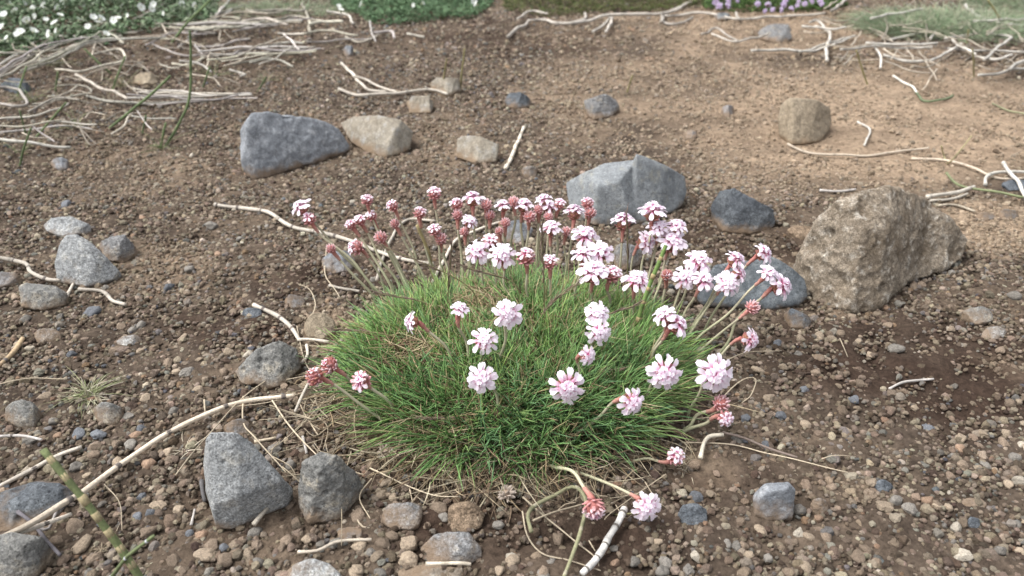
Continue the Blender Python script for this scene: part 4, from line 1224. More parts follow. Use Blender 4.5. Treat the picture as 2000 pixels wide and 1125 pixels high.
# ------------------------------------------------------------------ dead and live horsetail stems
WHITE, CREAM, OLIVE, GREEN, TWIG, GREYW = (.50, .45, .38), (.50, .42, .31), (.20, .195, .115), (.115, .19, .065), (.13, .10, .085), (.42, .39, .36)
def stem(pts, w, label, col=WHITE, name='dry_stem', cat='dry stem', group=None, lift=0.0, lifts=None, node=.030, rings=False, sides=None, band=.45, ribs=0, P3=None, ring_hw=.0014, taper=.85, wob=1.0):
    ground_it = P3 is None
    if P3 is None:
        P3 = []
        for k, (x, y) in enumerate(pts):
            l = lift if lifts is None else lifts[k]
            p = on_ground(x, y, l)
            P3.append(p)
        zc = sum(depth(p) for p in P3) / len(P3)
    else:
        P3 = [Vector(p) for p in P3]
        zc = sum(depth(p) for p in P3) / len(P3)
    r = .37 * w * zc / F
    C = catmull([p[:] for p in P3], 6)
    Pn, s = resample(C, max(.003, r * 1.6))
    if wob and len(Pn) > 6:
        ph = rnd.uniform(0, 50)
        q = np.stack([s * 22 + ph, np.zeros_like(s), np.zeros_like(s)], 1)
        kn = np.arange(0, s[-1] + node, node * .9)
        for ax_ in (0, 1): Pn[:, ax_] += np.interp(s, kn, R.normal(0, r * .4 * wob, len(kn)))
    if P3 and lifts is None and ground_it:
        Pn[:, 2] = gz_np(Pn[:, 0], Pn[:, 1]) + lift + r * .9 + .0015 + .0012 * vnoise(np.stack([s * 30, s * 0, s * 0], 1), 8)
    nd = node * rnd.uniform(.85, 1.15)
    o0 = rnd.uniform(0, nd)
    ph = ((s + o0) % nd) / nd
    dn = np.minimum(ph, 1 - ph) * nd
    near = np.exp(-(dn / (r * .8)) ** 2)
    rad = r * np.linspace(1.0, taper, len(s)) * (1 + .14 * near) * (1 + .10 * vnoise(np.stack([s / (r * 5 + 1e-6), s * 0, s * 0], 1), 12))
    sides = sides or (14 if w >= 14 else 8 if w > 5 else 6)
    V, Q, T, ring = tube(Pn, rad, sides, .04 if ribs else 0, ribs)
    c = np.array(col) * rnd.uniform(.88, 1.1)
    nz = 1 + .20 * vnoise(np.stack([s * 60, s * 0 + 5, s * 0], 1), 6) + .28 * vnoise(np.stack([s * 14 + rnd.uniform(0, 99), s * 0 + 5, s * 0], 1), 7)
    cr = c[None] * .88 * nz[:, None] * (1 - band * near[:, None])
    b = MB(); b.put(V, quads=Q, tris=T, col=cr[ring])
    org = np.array([Pn[0, 0], Pn[0, 1], Pn[0, 2] - r])
    o = tag(add(name, b.mesh(name, M['stick'], org), None, org), label, cat, group)
    if rings:
        L_ = s[-1]
        q = nd - o0
        while q < L_:
            k = int(np.searchsorted(s, q))
            if 1 <= k < len(s) - 1:
                d = Pn[k + 1] - Pn[k - 1]; d /= np.linalg.norm(d)
                hw = min(ring_hw, r * 1.3)
                V, Q, T, ring = tube([Pn[k] - d * hw, Pn[k] - d * hw * .3, Pn[k] + d * hw], [rad[k] * .98, rad[k] * 1.05, rad[k] * .99], sides)
                b = MB(); b.put(V, quads=Q, tris=T, col=np.where((ring == 1)[:, None], np.array(rings), np.array(rings) * 1.6))
                add('node_ring', b.mesh('node_ring', M['stick'], org), o)
            q += nd
    return o

DR = (.10, .085, .075)
stem([(420, 405), (470, 410), (520, 420), (560, 442), (600, 456), (650, 466), (700, 480), (735, 496), (800, 515), (846, 521)], 11, 'long pale wavy dry stem running behind the flowers into the plant', rings=DR)
stem([(735, 552), (745, 520), (760, 480), (775, 450), (802, 432), (850, 436)], 8, 'arched pale dry stem crossing behind the long pale wavy stem')
stem([(845, 556), (860, 525), (888, 480), (925, 456), (975, 438)], 8, 'pale dry stem reaching from the cushion to a blue-grey stone')
stem([(645, 562), (670, 568), (715, 575)], 8, 'short pale dry stem end poking from the cushion edge')
stem([(-30, 500), (0, 508), (50, 520), (62, 540), (90, 552), (120, 553)], 11, 'crooked pale dry stem resting on the low grey-brown stone', rings=DR, lift=.004)
stem([(155, 571), (200, 575), (220, 593), (246, 602)], 10, 'short kinked pale dry stem with a hollow broken end')
stem([(132, 584), (148, 558)], 9, 'stubby pale stem piece at the foot of the soil-stained rock')
stem([(498, 600), (540, 620), (568, 645), (584, 670)], 12, 'thick bent pale dry stem with dark joints beside the pitted slab', rings=DR, node=.018)
stem([(582, 670), (610, 669), (642, 673)], 9, 'pale side stem leading from the bent jointed stem into the cushion', lift=.002)
stem([(600, 680), (602, 700), (590, 714)], 9, 'short curved pale stem piece below the thick bent stem')
stem([(668, 668), (648, 692), (612, 745), (580, 812)], 9, 'slanted pale dry stem passing under the withered flower heads', lift=.004)
stem([(-30, 1064), (60, 1022), (120, 985), (165, 960), (240, 905), (320, 850), (400, 810), (470, 785), (572, 772)], 15, 'very long thick straw-coloured jointed stem crossing the gravel', (.55, .47, .37), rings=DR, node=.034, ribs=7, lifts=[.016, .019, .017, .012, .006, .005, .006, .006, .007], sides=28)
stem([(-30, 1072), (40, 1040), (90, 1022), (138, 1004)], 13, 'short pale jointed stem lying along the very long stem', rings=DR, ribs=6, sides=24, lifts=[.014, .016, .013, .008])
stem([(-30, 975), (60, 925), (110, 897), (162, 880)], 12, 'straight pale dry stem behind the live green horsetail', rings=DR, ribs=6, sides=24)
stem([(-20, 735), (20, 702), (46, 668)], 13, 'tan dry stem piece jutting over gravel', (.42, .31, .19), rings=DR)
stem([(-20, 860), (40, 857), (82, 864)], 8, 'thin whitish stem touching the tip of the live horsetail', GREYW, rings=DR, lift=.006)
stem([(38, 1006), (70, 1032), (92, 1060), (122, 1090)], 11, 'dark purplish grey twig with a forked joint', (.12, .11, .12), node=.02, lift=.006, cat='twig')
stem([(112, 1005), (95, 1040), (80, 1034)], 8, 'small grey side twig beside the dark forked twig', (.25, .23, .22), lift=.007, cat='twig')
stem([(1222, 1003), (1200, 1040), (1175, 1080), (1138, 1130)], 19, 'thick white broken stem with dark bands below the plant', (.60, .58, .54), rings=(.09, .08, .07), ring_hw=.0007, node=.011, lift=.004)
stem([(1040, 1045), (1033, 1012), (1048, 992), (1085, 972), (1112, 958), (1130, 962), (1142, 985), (1140, 1015), (1127, 1060), (1100, 1135)], 11, 'olive green hooked stem looping out from under the plant', OLIVE, rings=(.24, .22, .16), node=.03, lift=.005)
stem([(1366, 902), (1374, 872), (1386, 859), (1412, 856)], 12, 'bent bone-white dry stem at the cushion edge beside a woody twig', (.55, .50, .40), lift=.004)
stem([(1410, 850), (1450, 860), (1500, 880), (1556, 899)], 7, 'brown-grey woody twig pointing away from the cushion', (.16, .125, .105), lift=.003, cat='twig', band=.2)
stem([(1735, 763), (1762, 751), (1790, 748), (1822, 745)], 7, 'small whitish twig lying on dark soil', GREYW, cat='twig')
stem([(985, 334), (1000, 310), (1012, 280), (1022, 254)], 10, 'isolated white wavy stick on open soil behind the flowers', (.60, .55, .46), rings=(.3, .22, .15), node=.022)
stem([(668, 128), (690, 150), (712, 175), (735, 183), (770, 183)], 8, 'pale forked stick on open soil, its curved branch')
stem([(690, 152), (712, 158), (745, 176), (775, 182)], 6, 'pale forked stick on open soil, its straight branch', lift=.004)
stem([(662, 178), (700, 190), (760, 188), (820, 180), (850, 181), (874, 189)], 8, 'long pale stick in front of the forked stick', lift=.002)
stem([(580, 1083), (620, 1080), (660, 1062), (725, 1058)], 9, 'thin pale twig lying past the dark greenish stone', (.48, .42, .34), lift=.002)
stem([(830, 1105), (870, 1104), (920, 1107)], 10, 'knobbly pale twig at the foot of the heart-shaped stone', (.55, .48, .38), node=.010, lift=.006)
stem([(497, 1030), (515, 1008), (535, 982)], 12, 'short ribbed straw piece leaning on the wedge-shaped rock', (.56, .50, .41), ribs=6, sides=24, lift=.004)
stem([(498, 868), (540, 860)], 9, 'short pale stem piece behind the wedge-shaped rock', CREAM)
stem([(592, 858), (600, 890)], 8, 'short white stem piece above the pitted lava rock', GREYW)
stem([(395, 945), (398, 970), (402, 985)], 12, 'dark jointed stem stub along the wedge-shaped rock', (.10, .095, .095), node=.008)
stem([(375, 1030), (382, 1000)], 8, 'small white stem fragment on gravel beside the wedge-shaped rock', GREYW)
stem([(690, 1000), (705, 1030), (722, 1035)], 5, 'thin straw bit between stones before the plant', CREAM)

# right-hand dry stems
RG = 'dry stems on the tan soil behind the boulder'
stem([(1537, 285), (1570, 300), (1620, 308), (1680, 308), (1740, 302), (1812, 294)], 7, 'long thin arched dry stem lying below the round sandy boulder', (.50, .42, .33))
stem([(1780, 313), (1850, 318), (1900, 335), (1950, 352), (2030, 352)], 7, 'thin dry stem bending towards the leaning white stems', (.50, .42, .33))
stem([(1958, 322), (1980, 355), (2004, 392)], 10, 'steeply leaning white stem piece propped on other stems', (.52, .49, .44), lift=.006)
stem([(1922, 366), (1926, 350), (1955, 342), (2030, 346)], 9, 'white stem with a hooked end behind the boulder', (.52, .49, .43), lift=.004)
stem([(1812, 391), (1870, 381), (1902, 373)], 11, 'thick pale stem end touching the boulder top', (.60, .55, .47), lift=.003)
stem([(1815, 397), (1850, 394), (1888, 384)], 8, 'slim pale stem just under the thick pale stem end', (.55, .5, .42))
stem([(1832, 406), (1865, 405), (1902, 417)], 7, 'short curved pale stem on sand behind the boulder', (.52, .45, .35))
stem([(1848, 342), (1870, 365), (1920, 378), (1985, 388), (2030, 390)], 7, 'live green stem lying among pale stems behind the boulder', (.17, .19, .10), name='horsetail', cat='horsetail', lift=.004)
stem([(1600, 376), (1640, 378), (1672, 374)], 7, 'short grey-white stem behind the dark flat stone at the boulder', GREYW)
stem([(1744, 152), (1775, 170), (1790, 185)], 6, 'white straight stem piece on tan soil with a green continuation', (.60, .57, .5))
stem([(1790, 185), (1805, 202), (1835, 200), (1860, 190)], 6, 'low green stem continuing from the white stem piece', (.13, .165, .09), name='horsetail', cat='horsetail')
stem([(1674, 242), (1698, 258), (1686, 288)], 6, 'small white bent stick lying beside the round sandy boulder', (.52, .49, .44))
stem([(1936, 205), (1965, 218), (2030, 238)], 5, 'thin grey-green stem on the bare tan slope', (.22, .22, .13))
stem([(1850, 320), (1862, 310), (1897, 265)], 5, 'thin straw fork standing from the tan soil', (.42, .36, .2), lifts=[.0, .008, .03])
stem([(1848, 318), (1842, 300), (1838, 285)], 4, 'thin upright straw beside the straw fork', (.36, .33, .18), lifts=[0, .008, .02])
TR = 'pale dry stems at the foot of the fine grass clump'
TL = 'pale dry stem at the foot of the fine pale green grass clump'
for pts, w in [([(1468, 103), (1530, 102), (1562, 104), (1620, 88), (1668, 74)], 7), ([(1562, 104), (1600, 100), (1660, 78)], 6), ([(1613, 122), (1611, 98), (1620, 75), (1598, 46), (1580, 48)], 8),
               ([(1725, 112), (1795, 126), (1835, 115), (1876, 90)], 8), ([(1845, 80), (1920, 70), (1970, 62), (2030, 57)], 8), ([(1883, 13), (1910, 35), (1960, 52), (2030, 52)], 8),
               ([(1930, 70), (1972, 77), (1945, 100), (1922, 122)], 8), ([(1910, 151), (1950, 148), (1980, 140), (2030, 135)], 8), ([(1895, 112), (1925, 118), (1950, 120), (1975, 110)], 7),
               ([(1970, 140), (1985, 128), (2030, 120)], 9), ([(1690, 88), (1760, 92), (1800, 90), (1830, 88)], 7), ([(1738, 82), (1790, 70), (1822, 65)], 7), ([(1815, 80), (1838, 50)], 7),
               ([(1850, 98), (1930, 104), (2030, 106)], 6), ([(1860, 82), (1885, 100), (1905, 108)], 5), ([(1720, 136), (1718, 110), (1705, 92)], 6), ([(1640, 100), (1700, 95), (1760, 97), (1820, 96)], 6),
               ([(1700, 40), (1760, 28), (1800, 22)], 7), ([(1590, 55), (1625, 60), (1650, 58)], 6), ([(1565, 55), (1590, 57)], 6), ([(1900, 45), (1960, 42), (2030, 34)], 6)]:
    stem(pts, w, TL, (.47, .44, .39), group=TR, lift=rnd.uniform(0, .02))
TC = 'pale dry stem along the front edge of the mossy mat and thyme'
for pts, w in [([(992, 76), (1012, 60), (1032, 48)], 9), ([(1030, 45), (1060, 42), (1090, 52), (1140, 42), (1142, 30)], 8), ([(1075, 48), (1120, 50), (1190, 34), (1290, 30), (1330, 20)], 8), ([(1160, 66), (1178, 55), (1192, 38)], 8),
               ([(1185, 66), (1192, 52), (1197, 38)], 8), ([(1292, 46), (1300, 32), (1340, 12), (1378, -4)], 9), ([(1290, 45), (1320, 52), (1352, 38)], 7), ([(1440, 42), (1520, 36), (1610, 30)], 7), ([(1300, 35), (1390, 30), (1440, 42), (1436, 28)], 7),
               ([(1010, 40), (1040, 25), (1070, 30)], 6), ([(1370, 70), (1400, 60), (1440, 84)], 6), ([(1625, 25), (1655, 0)], 8), ([(1500, 70), (1440, 84), (1390, 70)], 6)]:
    stem(pts, w, TC, (.43, .39, .34), group='pale dry stems before the far mats', lift=rnd.uniform(0, .012))
# left-hand tangle
LT = 'pale dry stem in the tangle before the white-flowered campion'
tang = [([(-20, 272), (60, 285), (140, 291)], 9), ([(150, 150), (200, 178), (225, 184), (250, 200)], 9), ([(62, 208), (130, 195), (172, 188), (176, 176), (150, 170), (108, 172)], 8), ([(-20, 174), (25, 176), (48, 190), (54, 208), (30, 212), (-10, 203)], 8),
        ([(-10, 236), (70, 230), (110, 218), (135, 205)], 8), ([(218, 266), (245, 248), (253, 228)], 8), ([(172, 192), (240, 206), (330, 205), (400, 198)], 8), ([(555, 70), (585, 100)], 8), ([(606, 70), (605, 45), (590, 10)], 8),
        ([(640, 25), (680, 35), (690, 50)], 8), ([(336, 128), (372, 130), (400, 118)], 8), ([(600, 85), (660, 82), (725, 78)], 7), ([(722, 45), (728, 70), (735, 85)], 7), ([(730, 68), (765, 65), (770, 78)], 8), ([(795, 70), (828, 76)], 7),
        ([(260, 230), (310, 235), (345, 238)], 6), ([(270, 220), (285, 245), (298, 256)], 6), ([(180, 110), (230, 100), (245, 120), (205, 132), (160, 145), (110, 140)], 7), ([(380, 90), (395, 110), (385, 128)], 7), ([(450, 140), (480, 150), (470, 155)], 7),
        ([(-10, 262), (60, 256), (150, 250), (180, 255)], 7), ([(-10, 248), (50, 250), (120, 240)], 6), ([(110, 240), (190, 248)], 7)]
for k in range(6):     # bundles
    tang.append(([(255 + rnd.uniform(-12, 20), 176 + k * 5 + rnd.uniform(-4, 4)), (330, 181 + k * 4.5 + rnd.uniform(-6, 6)), (410, 184 + k * 3 + rnd.uniform(-6, 6)), (440 + rnd.uniform(0, 80), 192 + rnd.uniform(-6, 4))], 5.5))
for k in range(7):
    tang.append(([(400 + rnd.uniform(-20, 60), 132 - k * 5 + rnd.uniform(-6, 6)), (480, 122 - k * 4 + rnd.uniform(-7, 7)), (560, 112 - k * 3 + rnd.uniform(-5, 5)), (600 + rnd.uniform(0, 30), 98 + rnd.uniform(-8, 8))], 6))
for k in range(10):
    x0 = rnd.uniform(300, 470); tang.append(([(x0, 62 - k * 1.5 + rnd.uniform(-4, 4)), (x0 + 90, 52 + rnd.uniform(-8, 6)), (x0 + rnd.uniform(140, 220), 44 + rnd.uniform(-10, 8))], 6.5))
for k in range(12):
    x0 = rnd.uniform(-20, 80); tang.append(([(x0, 158 - x0 * .2 - k * 2), (x0 + 60, 125 - k * 2 + rnd.uniform(-5, 5)), (x0 + 110, 92 - k + rnd.uniform(-5, 5)), (x0 + rnd.uniform(140, 260), 72 + rnd.uniform(-12, 12))], 6))
for k in range(26):
    x0, y0 = rnd.uniform(-20, 520), rnd.uniform(40, 260) ; y0 = y0 if x0 < 260 else 30 + (y0 - 40) * .45
    a, l = rnd.gauss(-.15, .5), rnd.uniform(50, 130)
    c1 = rnd.uniform(-25, 25)
    tang.append(([(x0, y0), (x0 + l * .5 * math.cos(a) , y0 + l * .35 * math.sin(a) + c1 * .5), (x0 + l * math.cos(a), y0 + l * .6 * math.sin(a))], rnd.uniform(4.5, 7.5)))
for k in range(12):
    x0, y0 = rnd.uniform(360, 700), rnd.uniform(15, 80)
    tang.append(([(x0, y0), (x0 + 35, y0 + rnd.uniform(-12, 12)), (x0 + rnd.uniform(60, 110), y0 + rnd.uniform(-14, 10))], rnd.uniform(5, 8)))
for pts, w in tang:
    c = np.array((.46, .42, .37)) * rnd.uniform(.6, 1.1) * np.array((1, rnd.uniform(.97, 1.05), rnd.uniform(.9, 1.08)))
    mx, my = sum(p[0] for p in pts) / len(pts), sum(p[1] for p in pts) / len(pts)
    if my > 150 and mx > 240: k = ('in the level bundle before the large blue-grey rock', 'level bundle of dry stems')
    elif my > 150: k = ('in the loose tangle on bare soil beside the green horsetails', 'loose tangle of dry stems')
    elif mx > 380 and my > 80: k = ('in the thick bundle pointing at the forked stick', 'thick bundle of dry stems')
    elif mx > 300: k = ('in the tangle before the sparse grass clump', 'dry stems before the sparse grass clump')
    else: k = ('in the tangle along the edge of the sea campion', 'dry stems along the sea campion')
    stem(pts, w * rnd.uniform(.6, 1.05), 'pale dry stem ' + k[0], tuple(c), group=k[1], lift=rnd.uniform(0, .022))

for k in range(96):
    far = k % 2 == 0
    if far: x0, y0, l = rnd.uniform(1560, 2000), rnd.gauss(85, 32), rnd.uniform(40, 120)
    else: x0, y0, l = rnd.uniform(-20, 480), rnd.uniform(60, 270), rnd.uniform(40, 120)
    if not far and x0 > 250: y0 = 40 + (y0 - 60) * .55
    a = rnd.gauss(0, .9)
    stem([(x0, y0), (x0 + l * .5 * math.cos(a) + rnd.gauss(0, 8), y0 + l * .3 * math.sin(a) + rnd.gauss(0, 9)), (x0 + l * math.cos(a), y0 + l * .5 * math.sin(a))], rnd.uniform(2.8, 5.0),
         'fine brittle twig in the dry stems below the grass clump' if far else 'fine brittle twig in the stem tangle before the sea campion', tuple(np.array((.46, .40, .32)) * rnd.uniform(.45, 1.1)), 'twig', 'twig',
         'fine twigs below the grass clump' if far else 'fine twigs in the campion tangle', lift=rnd.uniform(0, .02), taper=.5)
# live horsetail
def rise(base, tip, mids=(), tipz=None, dy=0.0):
    """stem standing at the ground point seen at BASE, its tip where TIP is seen"""
    B = on_ground(*base)
    T = at_depth_y(tip[0], tip[1], B.y + dy)
    P = [B + Vector((0, 0, -.004))]
    for k, m in enumerate(mids):
        f = (k + 1) / (len(mids) + 1)
        P.append(at_depth_y(m[0], m[1], B.y + dy * f))
    return P + [T]
stem(None, 21, 'thick live green horsetail stem with tan bands leaning over gravel', (.165, .195, .085), 'horsetail', 'horsetail', P3=rise((310, 1175), (84, 878), [(255, 1100), (190, 1010), (130, 935)], dy=.02), node=.0105, wob=.1, ring_hw=.0024, rings=(.20, .165, .095), sides=20, ribs=7, taper=.8, band=.25)
stem(None, 11, 'thin green horsetail tip with grey joint crossing the thick one', (.15, .18, .085), 'horsetail', 'horsetail', P3=rise((190, 1140), (300, 1048), [(240, 1098)], dy=-.012), node=.022, rings=(.35, .36, .38))
stem(None, 13, 'green banded horsetail standing among the thrift leaves', (.135, .205, .06), 'horsetail', 'horsetail', P3=rise((1226, 720), (1300, 480), [(1238, 655), (1262, 575)], dy=.012), node=.011, wob=.2, ring_hw=.0018, rings=(.20, .16, .08), taper=.8)
stem(None, 10, 'tan fading horsetail standing near the arched pale stem', (.32, .26, .13), 'horsetail', 'horsetail', P3=rise((856, 560), (816, 440), [(838, 500)]), node=.02)
GH = 'slender live green horsetail rising from the dry stem tangle'
for base, tip, mids, w in [((318, 288), (372, 60), [(350, 240), (371, 190), (372, 120)], 7), ((205, 250), (332, 148), [(280, 197)], 7), ((310, 290), (325, 240), [], 6), ((35, 325), (60, 250), [(48, 290)], 6), ((30, 190), (52, 130), [], 5),
                           ((222, 145), (165, 95), [], 6), ((105, 180), (112, 140), [], 5), ((215, 178), (245, 110), [], 5), ((50, 262), (38, 215), [], 5), ((500, 178), (520, 150), [], 5), ((395, 172), (410, 130), [], 5), ((330, 85), (420, -10), [(370, 40)], 6),
                           ((60, 270), (130, 200), [], 5), ((275, 262), (285, 225), [], 5)]:
    stem(None, w, GH, (.14, .19, .085), 'horsetail', 'horsetail', 'live horsetails in the tangle', P3=rise(base, tip, mids), node=.03)
for base, tip, lab in [((862, 182), (872, 115), 'yellowish thin grass stalk beside the pale lichen-grey stone'), ((898, 178), (908, 95), 'thin green stalk standing beside the pale lichen-grey stone'), ((1225, 180), (1235, 148), 'short straw standing on open brown soil'),
                       ((1697, 165), (1672, 98), 'thin drooping straw before the grass clump'), ((1888, 85), (1892, 58), 'short brown stub among stems at the grass clump'), ((1970, 60), (1930, 0), 'dark thin stalk leaning in the grass clump'), ((1905, 150), (1900, 95), 'short forked brown stalk under the grass clump')]:
    stem(None, 5, lab, (.25, .22, .10), 'grass_stalk', 'stalk', P3=rise(base, tip))

# ------------------------------------------------------------------ thin straws and rootlets
STR = [([(722, 918), (780, 945), (850, 972), (896, 977)], 4, 'curved straw root lying between the pitted rock and the leaves'), ([(842, 973), (900, 958), (960, 938), (1002, 922)], 4, 'pale straw curving up into the front leaves'),
       ([(1020, 1003), (1030, 1050), (1060, 1085), (1110, 1098), (1172, 1122)], 5, 'long looping rootlet around the olive hooked stem'), ([(1022, 976), (1060, 1010), (1110, 1050), (1160, 1092), (1168, 1112)], 5, 'straight pale rootlet crossing the olive hooked stem'),
       ([(1040, 1022), (1090, 1002), (1138, 988)], 6, 'pale straw leading to the drooping withered flower'), ([(1345, 698), (1358, 728), (1372, 762)], 3, 'fine straw hanging on the leaves under the largest flower'),
       ([(1420, 706), (1460, 691), (1526, 689)], 3, 'thin straw under the side-facing flower'), ([(1380, 812), (1440, 752), (1474, 745), (1466, 778), (1448, 792)], 4, 'hooked straw loop beside the largest flower and a pink bud'),
       ([(600, 640), (616, 602), (606, 572), (584, 562)], 4, 'thin curved straw behind the tan sandy block'), ([(637, 488), (636, 540), (664, 584)], 4, 'thin curled stalk beside the cushion with a bud above'),
       ([(345, 932), (400, 862), (470, 790), (550, 722), (590, 690)], 4, 'long thin straw slanting over the very long stem'), ([(1330, 868), (1430, 872), (1500, 892), (1570, 910), (1655, 926)], 4, 'long fine pale straw lying beside the brown-grey woody twig'),
       ([(1605, 900), (1630, 893), (1670, 895)], 3, 'short curved straw on dark soil beside gravel'), ([(-10, 757), (60, 742), (132, 744)], 4, 'fine pale runner reaching the dry grass tuft'), ([(1640, 665), (1655, 700)], 3, 'tiny straw on gravel below the boulder'),
       ([(530, 782), (570, 840), (625, 902)], 5, 'straw slanting towards the pitted lava rock'), ([(478, 778), (476, 830), (500, 860), (560, 930)], 5, 'long dry root draped over the wedge-shaped rock edge'), ([(425, 800), (520, 790), (600, 770)], 3, 'thin straw parallel with the very long stem'),
       ([(580, 640), (600, 720), (640, 760)], 3, 'fine root beside the pale side stem'), ([(620, 780), (590, 830), (520, 892)], 4, 'grey root crossing below the withered flower heads'), ([(400, 785), (402, 812)], 5, 'small pale stub standing at the very long stem'),
       ([(560, 745), (610, 735), (650, 732)], 3, 'thin straw under the withered flower heads'), ([(205, 950), (235, 985), (240, 1040)], 3, 'fine pale root on gravel'), ([(1290, 905), (1330, 900), (1345, 860)], 3, 'fine straw loop beside the half-open low flower'),
       ([(1300, 930), (1200, 1000), (1180, 1020)], 3, 'thin straw under the open low flower'), ([(925, 995), (935, 1020)], 3, 'tiny straw on the tan soil lump'), ([(1150, 1060), (1162, 1080)], 4, 'tiny root beside the white broken stem')]
for pts, w, lab in STR:
    stem(pts, w, lab, (.44, .37, .27), 'straw', 'straw', band=.1, lift=rnd.uniform(.001, .004), taper=.6)
LS = 'thin dry rootlet in the litter between wedge rock and thrift plant'
for k in range(46):
    x, y = rnd.gauss(640, 55), rnd.gauss(830, 65)
    a, l = rnd.uniform(0, 6.28), rnd.uniform(40, 110)
    stem([(x, y), (x + l * .5 * math.cos(a) + rnd.gauss(0, 10), y + l * .4 * math.sin(a) + rnd.gauss(0, 10)), (x + l * math.cos(a), y + l * .8 * math.sin(a))], rnd.uniform(2.2, 4), LS, tuple(np.array((.42, .35, .25)) * rnd.uniform(.6, 1.1)),
         'rootlet', 'rootlet', 'dry rootlets between wedge rock and plant', band=.1, lift=rnd.uniform(0, .006), taper=.6)
LS2 = 'thin dry rootlet on the soil below the front rim of the plant'
for k in range(24):
    x, y = rnd.uniform(760, 1330), rnd.gauss(960, 22)
    a, l = rnd.uniform(0, 6.28), rnd.uniform(25, 75)
    stem([(x, y), (x + l * .5 * math.cos(a) + rnd.gauss(0, 8), y + l * .4 * math.sin(a) + rnd.gauss(0, 8)), (x + l * math.cos(a), y + l * .7 * math.sin(a))], rnd.uniform(2.2, 3.4), LS2, tuple(np.array((.40, .33, .24)) * rnd.uniform(.6, 1.1)),
         'rootlet', 'rootlet', 'dry rootlets before the plant', band=.1, lift=rnd.uniform(0, .003), taper=.6)

# ------------------------------------------------------------------ seeding grass in the cushion
def seed_grass(base, mid, tip, label, frac=.35, col=(.15, .105, .085), spread=1.0):
    B = on_surf(*base)
    Y = B.y
    P = catmull([(B - Vector((0, 0, .002)))[:], at_depth_y(mid[0], mid[1], Y - .004)[:], at_depth_y(tip[0], tip[1], Y - .006)[:]], 9)
    P, s = resample(P, .002)
    b = MB()
    V, Q, T, ring = tube(P, np.linspace(.0005, .00028, len(P)), 5)
    b.put(V, quads=Q, tris=T, col=np.array((.17, .16, .075)))
    o = tag(add('seeding_grass', b.mesh('seeding_grass', M['stalk'], B), None, B), label, 'grass')
    T_, N_, B_ = frames(P)
    specs = []
    n0 = int(len(P) * (1 - frac))
    for k in range(n0, len(P)):
        for q in range(3):
            a = rnd.uniform(0, 6.28)
            d = T_[k] + spread * .22 * (N_[k] * math.cos(a) + B_[k] * math.sin(a))
            specs.append((P[k], d, rnd.uniform(.004, .008), rnd.uniform(.00018, .0003), np.zeros(3), np.array(col) * rnd.uniform(.7, 1.5)))
    sp_ = blades(specs, 3)
    e = add('seed_head', sp_.mesh('seed_head', M['straw'], B), o); e['kind'] = 'stuff'
seed_grass((905, 640), (830, 592), (738, 573), 'dark seeding grass head arching above leaves near the sandy block', .45)
seed_grass((840, 690), (760, 655), (652, 642), 'dark seeding grass head drooping over the cushion edge', .35)
seed_grass((900, 690), (830, 668), (715, 688), 'purplish brown seed head level above a brown dead patch', .4)
seed_grass((1090, 700), (1160, 628), (1240, 596), 'slanting dark seed head pointing to the banded horsetail', .4)
seed_grass((870, 650), (876, 560), (882, 478), 'upright dark seed head near the tan fading horsetail', .5)
seed_grass((1065, 660), (1062, 540), (1058, 442), 'upright thin brown seed head standing in the densest row of flowers', .5)
seed_grass((930, 640), (915, 560), (742, 478), 'long thin brown seed head leaning far over among small buds', .45)
seed_grass((960, 840), (900, 822), (826, 816), 'brownish seed head lying in the front leaves', .5)
seed_grass((1110, 750), (1150, 728), (1206, 722), 'short brown seed head beside the small side-facing flower', .5)
seed_grass((1010, 690), (1070, 600), (1125, 556), 'slanting brown seed head in the middle leaves', .45)
seed_grass((1222, 640), (1226, 520), (1224, 418), 'thin dark awned seed head in front of a pale flower', .4)
seed_grass((1200, 1000), (1270, 1010), (1330, 1092), 'reddish brown seed head lying on soil past the low open flower', .5, (.16, .10, .08))
seed_grass((1260, 860), (1240, 835), (1205, 815), 'small brown seed head in leaves beside the tilted open flower', .6)
seed_grass((1000, 650), (1010, 560), (905, 520), 'thin brown seed head curving over the middle flowers', .4)

# ------------------------------------------------------------------ dry grass tuft on the left
def grass_tuft(px, py, n, L0, label, cols, name='grass_tuft', spread=.9):
    B = on_ground(px, py)
    specs = []
    for i in range(n):
        d = np.array([rnd.gauss(0, spread), rnd.gauss(0, spread), rnd.uniform(.5, 1.3)])
        specs.append((np.array(B[:]) + np.array([rnd.gauss(0, .0022), rnd.gauss(0, .0022), -.001]), d, L0 * rnd.uniform(.5, 1.15), rnd.uniform(.0002, .0004), np.array([d[0] * .25, d[1] * .25, -rnd.uniform(.2, .75)]) + np.array([rnd.gauss(0, .15), rnd.gauss(0, .15), 0]), np.array(rnd.choice(cols)) * rnd.uniform(.75, 1.15)))
    o = tag(empty(name, B), label, 'grass tuft')
    e = add('blades', blades(specs, 6).mesh('blades', M['straw'], B), o); e['kind'] = 'stuff'
    litter = []
    for i in range(14):
        d = np.array([rnd.gauss(0, 1), rnd.gauss(0, 1), .05])
        litter.append((np.array(B[:]) + np.array([0, 0, .001]), d, L0 * .35, .0004, np.zeros(3), np.array((.20, .16, .11))))
    add('root_crown', blades(litter, 3).mesh('root_crown', M['straw'], B), o)
PALEG = [(.42, .40, .27), (.30, .31, .17), (.50, .46, .36), (.22, .25, .12)]
grass_tuft(172, 775, 120, .024, 'pale wispy dry grass tuft growing alone in gravel', PALEG)
grass_tuft(362, 880, 16, .014, 'tiny dry sprig of grass near the very long stem', [(.5, .44, .34)])
grass_tuft(200, 1075, 22, .012, 'tiny dry grass wisp behind the live horsetail', [(.45, .38, .28)])
grass_tuft(745, 890, 70, .02, 'straw-coloured dead grass tuft at the plant rim near the pitted rock', [(.42, .36, .25), (.33, .26, .17)])
